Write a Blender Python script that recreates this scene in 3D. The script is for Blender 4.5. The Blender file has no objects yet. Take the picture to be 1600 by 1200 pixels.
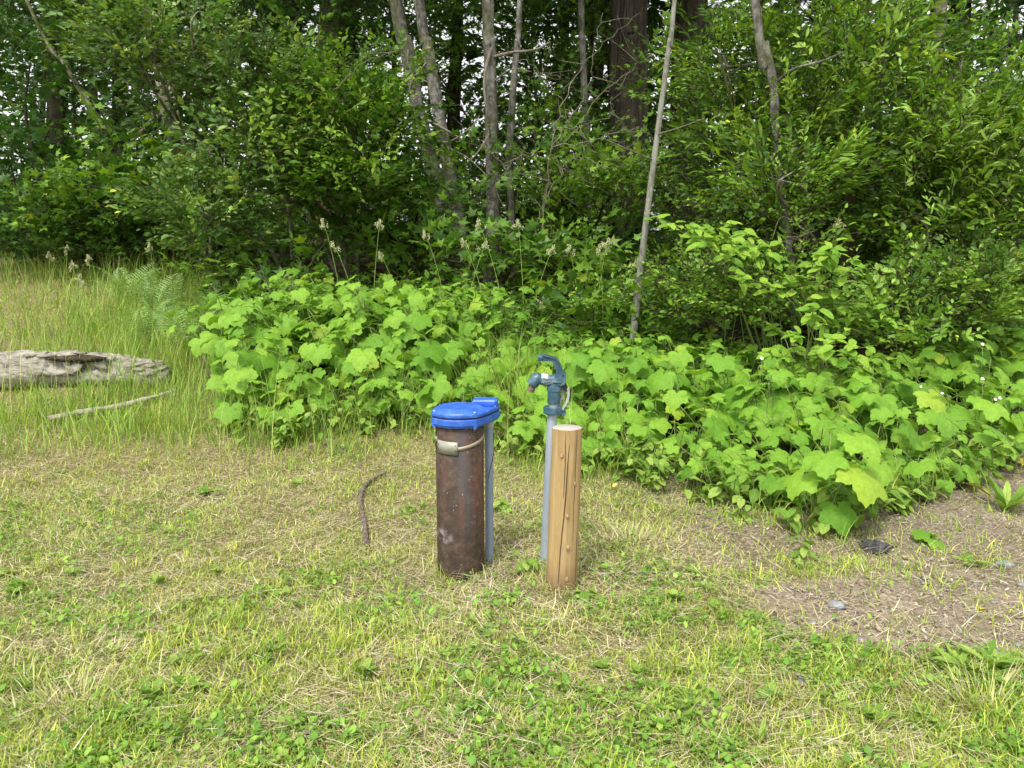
import bpy, math, random
import numpy as np
from mathutils import Vector, Matrix, Euler

# ------------------------------------------------------------------ camera, sky, sun, exposure
SC = bpy.context.scene
COL = SC.collection
F = 1155.0                      # focal length in pixels of a 1600 px wide frame
H = 1.06
P = math.radians(8.37)
cam_d = bpy.data.cameras.new('camera')
cam_d.sensor_width = 36.0
cam_d.lens = 36.0 * F / 1600.0
cam_d.clip_start = 0.05
cam_d.clip_end = 2000
cam = bpy.data.objects.new('camera', cam_d)
COL.objects.link(cam)
cam.location = (0, 0, H)
cam.rotation_euler = (math.pi / 2 - P, 0, 0)
SC.camera = cam

SUN_EL, SUN_AZ = math.radians(58), math.radians(205)   # azimuth clockwise from +Y
world = bpy.data.worlds.new('World')
SC.world = world
world.use_nodes = True
wn = world.node_tree
wn.nodes.clear()
sky = wn.nodes.new('ShaderNodeTexSky')
sky.sky_type = 'NISHITA'
sky.sun_disc = False
sky.sun_elevation = SUN_EL
sky.sun_rotation = SUN_AZ
sky.air_density = 1.0
sky.dust_density = 3.0
hsv = wn.nodes.new('ShaderNodeHueSaturation')
hsv.inputs['Saturation'].default_value = 0.07
hsv.inputs['Value'].default_value = 1.0
bg = wn.nodes.new('ShaderNodeBackground')
bg.inputs['Strength'].default_value = 0.15
wo = wn.nodes.new('ShaderNodeOutputWorld')
wn.links.new(sky.outputs[0], hsv.inputs['Color'])
wn.links.new(hsv.outputs[0], bg.inputs['Color'])
wn.links.new(bg.outputs[0], wo.inputs['Surface'])

sun_d = bpy.data.lights.new('sun', 'SUN')
sun_d.energy = 1.5
sun_d.angle = math.radians(10)
sun_d.color = (1.0, 0.93, 0.80)
sun = bpy.data.objects.new('sun', sun_d)
COL.objects.link(sun)
sd = Vector((math.sin(SUN_AZ) * math.cos(SUN_EL), math.cos(SUN_AZ) * math.cos(SUN_EL), math.sin(SUN_EL)))
sun.rotation_euler = (-sd).to_track_quat('-Z', 'Y').to_euler()

SC.view_settings.view_transform = 'Standard'
SC.view_settings.look = 'None'
SC.view_settings.exposure = 1.12
SC.view_settings.gamma = 1.0
SC.view_settings.use_curve_mapping = False
SC.cycles.max_bounces = 6
SC.cycles.transparent_max_bounces = 4
SC.cycles.transmission_bounces = 4

# ------------------------------------------------------------------ helpers
R = np.random.RandomState(7)
rnd = random.Random(11)
PI = math.pi


def tag(o, label=None, cat=None, group=None, kind=None):
    if label: o['label'] = label
    if cat: o['category'] = cat
    if group: o['group'] = group
    if kind: o['kind'] = kind
    return o


def hashn(ix, iy, seed):
    h = (ix.astype(np.int64) * 374761393 + iy.astype(np.int64) * 668265263 + seed * 974711) & 0x7fffffff
    h = ((h ^ (h >> 13)) * 1274126177) & 0x7fffffff
    h = h ^ (h >> 16)
    return (h & 0xffff) / 65535.0


def vnoise(x, y, seed=0):
    x = np.asarray(x, float); y = np.asarray(y, float)
    ix = np.floor(x); iy = np.floor(y)
    fx = x - ix; fy = y - iy
    fx = fx * fx * (3 - 2 * fx); fy = fy * fy * (3 - 2 * fy)
    a = hashn(ix, iy, seed); b = hashn(ix + 1, iy, seed)
    c = hashn(ix, iy + 1, seed); d = hashn(ix + 1, iy + 1, seed)
    return (a * (1 - fx) + b * fx) * (1 - fy) + (c * (1 - fx) + d * fx) * fy


def fbm(x, y, seed=0, o=3):
    s = 0; a = 0.5; t = 0
    for k in range(o):
        s = s + a * vnoise(x * 2 ** k, y * 2 ** k, seed + k * 17)
        t += a; a *= 0.5
    return s / t


def sstep(a, b, x):
    t = np.clip((np.asarray(x, float) - a) / (b - a), 0, 1)
    return t * t * (3 - 2 * t)


def base_h(x, y):
    x = np.asarray(x, float); y = np.asarray(y, float)
    s = np.clip(y - 3.6, 0, None)
    up = 0.30 * (s - 0.9 * (1 - np.exp(-s / 0.9)))
    lim = 2.4
    up = lim * (1 - np.exp(-up / lim * 1.25))
    return up + 0.05 * (fbm(x * 0.7 + 9, y * 0.7, 3) - 0.5) * sstep(2.5, 5, y) - 0.0 * x


def gh(x, y):
    """height of the ground"""
    x = np.asarray(x, float); y = np.asarray(y, float)
    n = 0.030 * (fbm(x * 2.2, y * 2.2, 5) - 0.5) + 0.016 * (fbm(x * 9, y * 9, 8) - 0.5)
    return base_h(x, y) + n


def ray(px, py):
    a = (px - 800) / F; b = -(py - 600) / F
    return np.array([a, math.cos(P) + b * math.sin(P), -math.sin(P) + b * math.cos(P)])


def at(px, py, Y):
    """the point that lies Y metres ahead of the camera on the line through a photo pixel"""
    d = ray(px, py)
    t = Y / d[1]
    return np.array([d[0] * t, Y, H + d[2] * t])


def ground_at(px, py):
    d = ray(px, py)
    t = 1.0
    while t < 80:
        p = np.array([0, 0, H]) + d * t
        if p[2] <= float(gh(p[0], p[1])): break
        t += 0.01
    return p


def mpp(Y):
    return Y / F          # metres per photo pixel at depth Y, near enough


def mesh_np(name, V, T, col=None, smooth=False, extra=None):
    V = np.ascontiguousarray(V, dtype=np.float32); T = np.ascontiguousarray(T, dtype=np.int32)
    me = bpy.data.meshes.new(name)
    me.vertices.add(len(V)); me.vertices.foreach_set('co', V.ravel())
    nt = len(T)
    me.loops.add(nt * 3); me.loops.foreach_set('vertex_index', T.ravel())
    me.polygons.add(nt)
    me.polygons.foreach_set('loop_start', np.arange(0, nt * 3, 3, dtype=np.int32))
    me.polygons.foreach_set('loop_total', np.full(nt, 3, dtype=np.int32))
    if smooth: me.polygons.foreach_set('use_smooth', np.ones(nt, dtype=bool))
    if col is not None:
        c = np.ones((len(V), 4), dtype=np.float32); c[:, :3] = col
        a = me.color_attributes.new('col', 'FLOAT_COLOR', 'POINT')
        a.data.foreach_set('color', c.ravel())
    me.update(calc_edges=True)
    return me


def link(name, me, mat=None, parent=None, smooth=None):
    o = bpy.data.objects.new(name, me)
    COL.objects.link(o)
    if mat is not None and len(me.materials) == 0: me.materials.append(mat)
    if parent: o.parent = parent
    return o


def empty(name, loc, rz=0):
    o = bpy.data.objects.new(name, None)
    COL.objects.link(o)
    o.location = [float(v) for v in loc]; o.rotation_euler = (0, 0, rz)
    o.empty_display_size = 0.1
    return o


class MB:
    """collects verts/tris (and a colour per vertex)"""
    def __init__(s): s.V = []; s.T = []; s.C = []; s.n = 0

    def add(s, V, T, c=(1, 1, 1)):
        V = np.asarray(V, float); T = np.asarray(T, int)
        s.V.append(V); s.T.append(T + s.n)
        c = np.asarray(c, float)
        s.C.append(np.tile(c, (len(V), 1)) if c.ndim == 1 else c)
        s.n += len(V); return s

    def arr(s): return np.concatenate(s.V), np.concatenate(s.T), np.concatenate(s.C)

    def mesh(s, name, smooth=False, off=(0, 0, 0)):
        V, T, C = s.arr()
        return mesh_np(name, V - np.asarray(off, float), T, C, smooth)

    def build(s, name, mat, parent=None, smooth=False, off=(0, 0, 0)):
        return link(name, s.mesh(name, smooth, off), mat, parent)


def tube(pts, rad, sides=8, cap=True, wob=0.0, seed=0, flute=0.0):
    pts = np.asarray(pts, float); n = len(pts)
    rad = np.full(n, rad) if np.isscalar(rad) else np.asarray(rad, float)
    tan = np.gradient(pts, axis=0); tan /= np.linalg.norm(tan, axis=1)[:, None] + 1e-9
    ref = np.array([0, 1.0, 0]) if abs(tan[:, 1]).max() < 0.85 else np.array([1.0, 0, 0])
    if abs((tan @ ref)).max() > 0.9: ref = np.array([0, 0, 1.0])
    u = np.cross(tan, ref); u /= np.linalg.norm(u, axis=1)[:, None] + 1e-9
    v = np.cross(tan, u)
    th = np.linspace(0, 2 * PI, sides, endpoint=False)
    rr = rad[:, None] * np.ones((1, sides))
    if wob:
        ii, jj = np.meshgrid(np.arange(n), np.arange(sides), indexing='ij')
        rr = rr * (1 + wob * 2 * (vnoise(ii * 0.8 + seed, jj * 1.0, seed) - 0.5))
    if flute:
        ii, jj = np.meshgrid(np.arange(n), np.arange(sides), indexing='ij')
        rr = rr * (1 + flute * (hashn(jj, jj * 0 + seed, seed) - 0.5) + flute * 0.8 * (vnoise(ii * 0.35, jj * 1.0 + 50, seed + 3) - 0.5))
    V = pts[:, None, :] + rr[:, :, None] * (np.cos(th)[None, :, None] * u[:, None, :] + np.sin(th)[None, :, None] * v[:, None, :])
    V = V.reshape(-1, 3)
    T = []
    for i in range(n - 1):
        a = i * sides + np.arange(sides); b = i * sides + (np.arange(sides) + 1) % sides
        T.append(np.stack([a, b, b + sides], 1)); T.append(np.stack([a, b + sides, a + sides], 1))
    if cap:
        V = np.vstack([V, pts[0], pts[-1]]); c0 = n * sides; c1 = c0 + 1
        a = np.arange(sides); b = (a + 1) % sides; k = (n - 1) * sides
        T.append(np.stack([b, a, np.full(sides, c0)], 1)); T.append(np.stack([a + k, b + k, np.full(sides, c1)], 1))
    return V, np.concatenate(T)


def smoothpath(pts, m=6):
    """Catmull-Rom through the points"""
    p = [np.asarray(q, float) for q in pts]
    p = [2 * p[0] - p[1]] + p + [2 * p[-1] - p[-2]]
    out = []
    for i in range(1, len(p) - 2):
        for t in np.linspace(0, 1, m, endpoint=False):
            out.append(0.5 * ((2 * p[i]) + (-p[i - 1] + p[i + 1]) * t + (2 * p[i - 1] - 5 * p[i] + 4 * p[i + 1] - p[i + 2]) * t * t
                              + (-p[i - 1] + 3 * p[i] - 3 * p[i + 1] + p[i + 2]) * t ** 3))
    out.append(p[-2])
    return np.array(out)


def lathe(prof, sides=48, center=(0, 0, 0)):
    """prof: (r, z) from bottom to top, closed with caps where r == 0"""
    th = np.linspace(0, 2 * PI, sides, endpoint=False)
    V = np.array([[r * math.cos(t), r * math.sin(t), z] for r, z in prof for t in th]) + np.asarray(center)
    T = []
    for i in range(len(prof) - 1):
        a = i * sides + np.arange(sides); b = i * sides + (np.arange(sides) + 1) % sides
        T.append(np.stack([a, b, b + sides], 1)); T.append(np.stack([a, b + sides, a + sides], 1))
    return V, np.concatenate(T)


def prism(outline, z0, z1, bev=0.0):
    """outline: ccw 2D points; returns a closed slab with chamfered top/bottom edges"""
    o = np.asarray(outline, float); c = o.mean(0); n = len(o)
    def ring(shr, z):
        d = o - c; L = np.linalg.norm(d, axis=1)[:, None]
        q = c + d * (1 - shr / L)
        return np.column_stack([q, np.full(n, z)])
    rings = [ring(bev, z0), ring(0, z0 + bev), ring(0, z1 - bev), ring(bev, z1)] if bev else [ring(0, z0), ring(0, z1)]
    V = np.vstack(rings + [[*c, z0]] + [[*c, z1]]); T = []
    for i in range(len(rings) - 1):
        a = i * n + np.arange(n); b = i * n + (np.arange(n) + 1) % n
        T.append(np.stack([a, b, b + n], 1)); T.append(np.stack([a, b + n, a + n], 1))
    a = np.arange(n); b = (a + 1) % n; k = (len(rings) - 1) * n; m = len(rings) * n
    T.append(np.stack([b, a, np.full(n, m)], 1)); T.append(np.stack([a + k, b + k, np.full(n, m + 1)], 1))
    return V, np.concatenate(T)


def rotm(axis, ang): return np.array(Matrix.Rotation(ang, 3, axis))


# ------------------------------------------------------------------ materials
def mat_new(name):
    m = bpy.data.materials.new(name); m.use_nodes = True
    nt = m.node_tree; b = nt.nodes['Principled BSDF']
    return m, nt, b, nt.nodes['Material Output']


def nd(nt, t, **kw):
    n = nt.nodes.new(t)
    for k, v in kw.items(): setattr(n, k, v)
    return n


def ramp(nt, stops, fac=None):
    r = nd(nt, 'ShaderNodeValToRGB')
    e = r.color_ramp.elements
    while len(e) < len(stops): e.new(0.5)
    for k, (p, c) in enumerate(stops):
        e[k].position = p; e[k].color = (*c, 1)
    if fac is not None: nt.links.new(fac, r.inputs[0])
    return r


def noise(nt, scale, detail=4, rough=0.6, vec=None, dist=0.0):
    n = nd(nt, 'ShaderNodeTexNoise'); n.inputs['Scale'].default_value = scale
    n.inputs['Detail'].default_value = detail; n.inputs['Roughness'].default_value = rough
    n.inputs['Distortion'].default_value = dist
    if vec is not None: nt.links.new(vec, n.inputs['Vector'])
    return n


def mapping(nt, sc, which='Object'):
    tc = nd(nt, 'ShaderNodeTexCoord'); mp = nd(nt, 'ShaderNodeMapping')
    mp.inputs['Scale'].default_value = sc
    nt.links.new(tc.outputs[which], mp.inputs['Vector'])
    return mp.outputs[0]


def bump(nt, b, h, strength=0.5, dist=0.005):
    bp = nd(nt, 'ShaderNodeBump'); bp.inputs['Strength'].default_value = strength
    bp.inputs['Distance'].default_value = dist
    nt.links.new(h, bp.inputs['Height']); nt.links.new(bp.outputs[0], b.inputs['Normal'])
    return bp


def mixc(nt, a, b, fac, mode='MIX'):
    m = nd(nt, 'ShaderNodeMix', data_type='RGBA', blend_type=mode)
    for s, v in ((m.inputs[6], a), (m.inputs[7], b)):
        if isinstance(v, tuple): s.default_value = (*v, 1)
        else: nt.links.new(v, s)
    if isinstance(fac, float): m.inputs[0].default_value = fac
    else: nt.links.new(fac, m.inputs[0])
    return m.outputs[2]


def math_n(nt, op, a, b=None, c=None):
    m = nd(nt, 'ShaderNodeMath', operation=op)
    for k, v in enumerate((a, b, c)):
        if v is None: continue
        if isinstance(v, (int, float)): m.inputs[k].default_value = v
        else: nt.links.new(v, m.inputs[k])
    return m.outputs[0]


def leaf_attr_mat(name, trans=0.35, rough=0.5, spec=0.35, mottle=0.25, tint=(1.15, 1.1, 0.5)):
    """foliage whose colour comes leaf by leaf from the mesh"""
    m, nt, b, out = mat_new(name)
    at_ = nd(nt, 'ShaderNodeAttribute', attribute_name='col')
    n = noise(nt, 35, 3, 0.6, mapping(nt, (1, 1, 1)))
    r = ramp(nt, [(0.3, (1 - mottle,) * 3), (0.7, (1 + mottle * 0.6,) * 3)], n.outputs[0])
    c = mixc(nt, at_.outputs['Color'], r.outputs[0], 1.0, 'MULTIPLY')
    nt.links.new(c, b.inputs['Base Color'])
    b.inputs['Roughness'].default_value = rough
    b.inputs['Specular IOR Level'].default_value = spec
    if trans > 0:
        tr = nd(nt, 'ShaderNodeBsdfTranslucent')
        nt.links.new(mixc(nt, c, tint, 1.0, 'MULTIPLY'), tr.inputs[0])
        mx = nd(nt, 'ShaderNodeMixShader'); mx.inputs[0].default_value = trans
        nt.links.new(b.outputs[0], mx.inputs[1]); nt.links.new(tr.outputs[0], mx.inputs[2])
        nt.links.new(mx.outputs[0], out.inputs[0])
    return m


def broad_leaf_mat(name, stops, trans=0.35, veins=True, vscale=1.0):
    """separate leaf objects: colour by object, veins in the leaf's own coordinates"""
    m, nt, b, out = mat_new(name)
    oi = nd(nt, 'ShaderNodeObjectInfo')
    rc = ramp(nt, stops, oi.outputs['Random'])
    c = rc.outputs[0]
    n = noise(nt, 9, 4, 0.6, mapping(nt, (1, 1, 1)))
    r = ramp(nt, [(0.3, (0.78, 0.8, 0.8)), (0.7, (1.12, 1.1, 1.1))], n.outputs[0])
    c = mixc(nt, c, r.outputs[0], 1.0, 'MULTIPLY')
    sp = noise(nt, 2.6, 6, 0.75, None)
    oc = nd(nt, 'ShaderNodeTexCoord'); va = nd(nt, 'ShaderNodeVectorMath', operation='ADD')
    cb = nd(nt, 'ShaderNodeCombineXYZ'); nt.links.new(math_n(nt, 'MULTIPLY', oi.outputs['Random'], 57.0), cb.inputs[0])
    nt.links.new(oc.outputs['Object'], va.inputs[0]); nt.links.new(cb.outputs[0], va.inputs[1]); nt.links.new(va.outputs[0], sp.inputs['Vector'])
    c = mixc(nt, c, (0.24, 0.20, 0.05), math_n(nt, 'MULTIPLY', ramp(nt, [(0.66, (0, 0, 0)), (0.72, (1, 1, 1))], sp.outputs[0]).outputs[0], 0.55))
    c = mixc(nt, c, (0.07, 0.17, 0.025), math_n(nt, 'MULTIPLY', ramp(nt, [(0.25, (1, 1, 1)), (0.42, (0, 0, 0))], sp.outputs[0]).outputs[0], 0.5))
    if veins:
        ve = nd(nt, 'ShaderNodeAttribute', attribute_name='vein')
        rv = ramp(nt, [(0.0, (0, 0, 0)), (0.82, (0, 0, 0)), (1.0, (1, 1, 1))], ve.outputs['Fac'])
        c = mixc(nt, c, (0.30, 0.40, 0.12), math_n(nt, 'MULTIPLY', rv.outputs[0], 0.38))
        n2 = noise(nt, 26, 3, 0.6, mapping(nt, (1, 1, 1)))
        hgt = math_n(nt, 'SUBTRACT', n2.outputs[0], math_n(nt, 'MULTIPLY', rv.outputs[0], 0.8))
        bump(nt, b, hgt, 0.55, 0.006)
    nt.links.new(c, b.inputs['Base Color'])
    b.inputs['Roughness'].default_value = 0.5
    b.inputs['Specular IOR Level'].default_value = 0.22
    tr = nd(nt, 'ShaderNodeBsdfTranslucent')
    nt.links.new(mixc(nt, c, (1.2, 1.15, 0.45), 1.0, 'MULTIPLY'), tr.inputs[0])
    mx = nd(nt, 'ShaderNodeMixShader'); mx.inputs[0].default_value = trans
    nt.links.new(b.outputs[0], mx.inputs[1]); nt.links.new(tr.outputs[0], mx.inputs[2])
    nt.links.new(mx.outputs[0], out.inputs[0])
    return m


def bark_mat(name, c0, c1, c2, moss=0.0, scale=(9, 9, 2.2), pale=None, strength=0.8):
    m, nt, b, out = mat_new(name)
    v = mapping(nt, scale)
    n = noise(nt, 3.0, 6, 0.7, v, 0.4)
    c = ramp(nt, [(0.3, c0), (0.5, c1), (0.72, c2)], n.outputs[0]).outputs[0]
    n3 = noise(nt, 1.5, 4, 0.6, mapping(nt, (1.6, 1.6, 0.9)))
    if pale:
        f = ramp(nt, [(0.50, (0, 0, 0)), (0.60, (1, 1, 1))], noise(nt, 4.5, 5, 0.65, mapping(nt, (2.2, 2.2, 1.6))).outputs[0])
        c = mixc(nt, c, pale, math_n(nt, 'MULTIPLY', f.outputs[0], 0.75))
    if moss:
        f = ramp(nt, [(0.62 - moss * 0.3, (0, 0, 0)), (0.74 - moss * 0.25, (1, 1, 1))], n3.outputs[0])
        c = mixc(nt, c, (0.06, 0.075, 0.015), f.outputs[0])
    nt.links.new(c, b.inputs['Base Color'])
    b.inputs['Roughness'].default_value = 0.9
    b.inputs['Specular IOR Level'].default_value = 0.15
    bump(nt, b, n.outputs[0], strength, 0.02)
    return m


M = {}
M['crown'] = leaf_attr_mat('crown_leaves', 0.36, 0.45, 0.28)
M['grass'] = leaf_attr_mat('grass_blades', 0.30, 0.5, 0.3, 0.15, (1.1, 1.1, 0.6))
M['dry'] = leaf_attr_mat('dry_stalks', 0.10, 0.8, 0.15, 0.2, (1, 1, 1))
M['thimble'] = broad_leaf_mat('thimbleberry_leaf', [(0.0, (0.13, 0.30, 0.028)), (0.3, (0.18, 0.37, 0.036)), (0.62, (0.22, 0.42, 0.044)),
                                                    (0.96, (0.26, 0.46, 0.050)), (1.0, (0.34, 0.48, 0.050))], 0.36)
M['oval'] = broad_leaf_mat('osoberry_leaf', [(0.0, (0.16, 0.34, 0.035)), (0.5, (0.24, 0.43, 0.045)), (1.0, (0.33, 0.5, 0.06))], 0.36, True)
M['weedleaf'] = broad_leaf_mat('weed_leaf', [(0.0, (0.13, 0.27, 0.035)), (0.5, (0.22, 0.38, 0.055)), (1.0, (0.34, 0.46, 0.10))], 0.3, True)
M['alder'] = bark_mat('alder_bark', (0.035, 0.031, 0.025), (0.12, 0.112, 0.095), (0.24, 0.23, 0.20), 0.32, (9, 9, 5), (0.30, 0.295, 0.26), 1.0)
M['alder_moss'] = bark_mat('mossy_alder_bark', (0.07, 0.06, 0.035), (0.17, 0.155, 0.10), (0.28, 0.26, 0.2), 0.55, (9, 9, 3), (0.36, 0.35, 0.28))
M['pale_bark'] = bark_mat('pale_sapling_bark', (0.085, 0.085, 0.068), (0.19, 0.19, 0.155), (0.29, 0.29, 0.25), 0.12, (12, 12, 4), (0.27, 0.28, 0.24))
M['fir'] = bark_mat('fir_bark', (0.018, 0.015, 0.011), (0.065, 0.054, 0.04), (0.14, 0.12, 0.09), 0.12, (9, 9, 1.3), None, 1.0)
M['fir_moss'] = bark_mat('mossy_fir_bark', (0.03, 0.024, 0.012), (0.085, 0.07, 0.035), (0.15, 0.13, 0.07), 0.5, (9, 9, 1.3), None, 1.0)
M['dark_bark'] = bark_mat('dark_forest_bark', (0.015, 0.012, 0.008), (0.04, 0.032, 0.022), (0.075, 0.062, 0.045), 0.2, (7, 7, 1.5))
M['twig'] = bark_mat('dead_twig', (0.09, 0.08, 0.06), (0.19, 0.17, 0.13), (0.28, 0.26, 0.21), 0.1, (12, 12, 6))


def ground_mat():
    m, nt, b, out = mat_new('soil')
    v = mapping(nt, (1, 1, 1))
    n1 = noise(nt, 60, 6, 0.7, v)
    n2 = noise(nt, 3.0, 5, 0.6, v)
    soil = ramp(nt, [(0.25, (0.07, 0.055, 0.04)), (0.5, (0.23, 0.185, 0.14)), (0.75, (0.43, 0.37, 0.29))], n1.outputs[0])
    thatch = ramp(nt, [(0.3, (0.06, 0.05, 0.024)), (0.5, (0.20, 0.168, 0.085)), (0.72, (0.42, 0.36, 0.20))], n1.outputs[0])
    at_ = nd(nt, 'ShaderNodeAttribute', attribute_name='col')
    sep = nd(nt, 'ShaderNodeSeparateColor'); nt.links.new(at_.outputs['Color'], sep.inputs[0])
    c = mixc(nt, thatch.outputs[0], soil.outputs[0], sep.outputs[0])
    dust = ramp(nt, [(0.35, (0.24, 0.19, 0.14)), (0.7, (0.50, 0.42, 0.33))], noise(nt, 25, 6, 0.7, v).outputs[0])
    c = mixc(nt, c, dust.outputs[0], sep.outputs[1])
    humus = ramp(nt, [(0.3, (0.012, 0.009, 0.006)), (0.6, (0.05, 0.036, 0.024)), (0.8, (0.10, 0.075, 0.05))], n1.outputs[0])
    c = mixc(nt, c, humus.outputs[0], sep.outputs[2])
    g = ramp(nt, [(0.4, (0.8, 0.8, 0.8)), (0.6, (1.1, 1.1, 1.1))], n2.outputs[0])
    c = mixc(nt, c, g.outputs[0], 1.0, 'MULTIPLY')
    nt.links.new(c, b.inputs['Base Color']); b.inputs['Roughness'].default_value = 0.95
    b.inputs['Specular IOR Level'].default_value = 0.1
    bump(nt, b, n1.outputs[0], 0.9, 0.012)
    return m


M['soil'] = ground_mat()


def simple_mat(name, stops, scale=20, rough=0.6, metal=0.0, bumpd=0.002, sc=(1, 1, 1), spec=0.5, detail=5, strength=0.4):
    m, nt, b, out = mat_new(name)
    n = noise(nt, scale, detail, 0.65, mapping(nt, sc))
    r = ramp(nt, stops, n.outputs[0]); nt.links.new(r.outputs[0], b.inputs['Base Color'])
    b.inputs['Roughness'].default_value = rough; b.inputs['Metallic'].default_value = metal
    b.inputs['Specular IOR Level'].default_value = spec
    bump(nt, b, n.outputs[0], strength, bumpd)
    return m


def rust_mat():
    m, nt, b, out = mat_new('rusty_steel')
    v = mapping(nt, (1, 1, 1)); vs = mapping(nt, (14, 14, 1.2))
    n1 = noise(nt, 30, 9, 0.8, v)
    c = ramp(nt, [(0.28, (0.018, 0.012, 0.009)), (0.5, (0.052, 0.036, 0.026)), (0.72, (0.12, 0.083, 0.056))], n1.outputs[0]).outputs[0]
    n2 = noise(nt, 1.2, 5, 0.6, vs, 0.3)
    c = mixc(nt, c, (0.11, 0.048, 0.032), math_n(nt, 'MULTIPLY', ramp(nt, [(0.52, (0, 0, 0)), (0.66, (1, 1, 1))], n2.outputs[0]).outputs[0], 0.6))
    # bluish reflection painted into the colour down the right of the front face
    tc = nd(nt, 'ShaderNodeTexCoord'); sx = nd(nt, 'ShaderNodeSeparateXYZ'); nt.links.new(tc.outputs['Object'], sx.inputs[0])
    nx = math_n(nt, 'ADD', sx.outputs[0], math_n(nt, 'MULTIPLY', math_n(nt, 'SUBTRACT', noise(nt, 5, 4, 0.6, v).outputs[0], 0.5), 0.12))
    band = math_n(nt, 'SUBTRACT', 1.0, math_n(nt, 'MULTIPLY', math_n(nt, 'ABSOLUTE', math_n(nt, 'SUBTRACT', nx, 0.018)), 28))
    up = ramp(nt, [(0.1, (0, 0, 0)), (0.3, (1, 1, 1))], sx.outputs[2])
    bf = math_n(nt, 'MULTIPLY', math_n(nt, 'MAXIMUM', band, 0.0), up.outputs[0])
    c = mixc(nt, c, (0.055, 0.06, 0.068), math_n(nt, 'MULTIPLY', math_n(nt, 'MINIMUM', bf, 1.0), 0.6))
    # lime smear low on the left
    dx = math_n(nt, 'MULTIPLY', math_n(nt, 'ADD', sx.outputs[0], 0.052), 30)
    dz = math_n(nt, 'MULTIPLY', math_n(nt, 'SUBTRACT', sx.outputs[2], 0.165), 34)
    dd = math_n(nt, 'ADD', math_n(nt, 'POWER', math_n(nt, 'ABSOLUTE', dx), 2.0), math_n(nt, 'POWER', math_n(nt, 'ABSOLUTE', dz), 2.0))
    sm = math_n(nt, 'MULTIPLY', math_n(nt, 'MAXIMUM', math_n(nt, 'SUBTRACT', 1.0, dd), 0.0), ramp(nt, [(0.4, (0, 0, 0)), (0.6, (1, 1, 1))], noise(nt, 40, 4, 0.6, v).outputs[0]).outputs[0])
    c = mixc(nt, c, (0.36, 0.34, 0.38), math_n(nt, 'MULTIPLY', sm, 0.7))
    # clean spatter
    sp = nd(nt, 'ShaderNodeTexVoronoi'); sp.inputs['Scale'].default_value = 75; nt.links.new(v, sp.inputs['Vector'])
    sf = ramp(nt, [(0.0, (1, 1, 1)), (0.10, (1, 1, 1)), (0.14, (0, 0, 0))], sp.outputs['Distance'])
    keep = ramp(nt, [(0.55, (0, 0, 0)), (0.6, (1, 1, 1))], noise(nt, 22, 2, 0.5, v).outputs[0])
    c = mixc(nt, c, (0.42, 0.38, 0.33), math_n(nt, 'MULTIPLY', math_n(nt, 'MULTIPLY', sf.outputs[0], keep.outputs[0]), 0.7))
    nt.links.new(c, b.inputs['Base Color'])
    b.inputs['Roughness'].default_value = 0.68; b.inputs['Specular IOR Level'].default_value = 0.22
    bump(nt, b, noise(nt, 120, 5, 0.7, v).outputs[0], 0.6, 0.0015)
    return m


def post_mat():
    m, nt, b, out = mat_new('peeled_post_wood')
    vs = mapping(nt, (22, 22, 1.6))
    n1 = noise(nt, 2.4, 8, 0.75, vs, 0.8)
    c = ramp(nt, [(0.2, (0.17, 0.105, 0.042)), (0.45, (0.33, 0.225, 0.098)), (0.75, (0.45, 0.335, 0.17))], n1.outputs[0]).outputs[0]
    n2 = noise(nt, 7, 4, 0.6, mapping(nt, (1, 1, 0.5)))
    c = mixc(nt, c, (0.23, 0.125, 0.05), math_n(nt, 'MULTIPLY', ramp(nt, [(0.5, (0, 0, 0)), (0.7, (1, 1, 1))], n2.outputs[0]).outputs[0], 0.5))
    tcp = nd(nt, 'ShaderNodeTexCoord'); sz = nd(nt, 'ShaderNodeSeparateXYZ'); nt.links.new(tcp.outputs['Object'], sz.inputs[0])
    dz = math_n(nt, 'ADD', sz.outputs[2], math_n(nt, 'MULTIPLY', noise(nt, 25, 4, 0.6, mapping(nt, (1, 1, 0.4))).outputs[0], 0.10))
    c = mixc(nt, c, (0.13, 0.085, 0.05), math_n(nt, 'MULTIPLY', ramp(nt, [(0.05, (1, 1, 1)), (0.16, (0, 0, 0))], dz).outputs[0], 0.75))
    # knots
    vo = nd(nt, 'ShaderNodeTexVoronoi'); vo.inputs['Scale'].default_value = 7.5
    nt.links.new(mapping(nt, (1.6, 1.6, 0.9)), vo.inputs['Vector'])
    kf = ramp(nt, [(0.0, (1, 1, 1)), (0.05, (1, 1, 1)), (0.09, (0, 0, 0))], vo.outputs['Distance'])
    c = mixc(nt, c, (0.52, 0.34, 0.19), math_n(nt, 'MULTIPLY', kf.outputs[0], 0.7))
    nt.links.new(c, b.inputs['Base Color']); b.inputs['Roughness'].default_value = 0.7
    b.inputs['Specular IOR Level'].default_value = 0.3
    bump(nt, b, n1.outputs[0], 0.35, 0.002)
    return m


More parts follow.
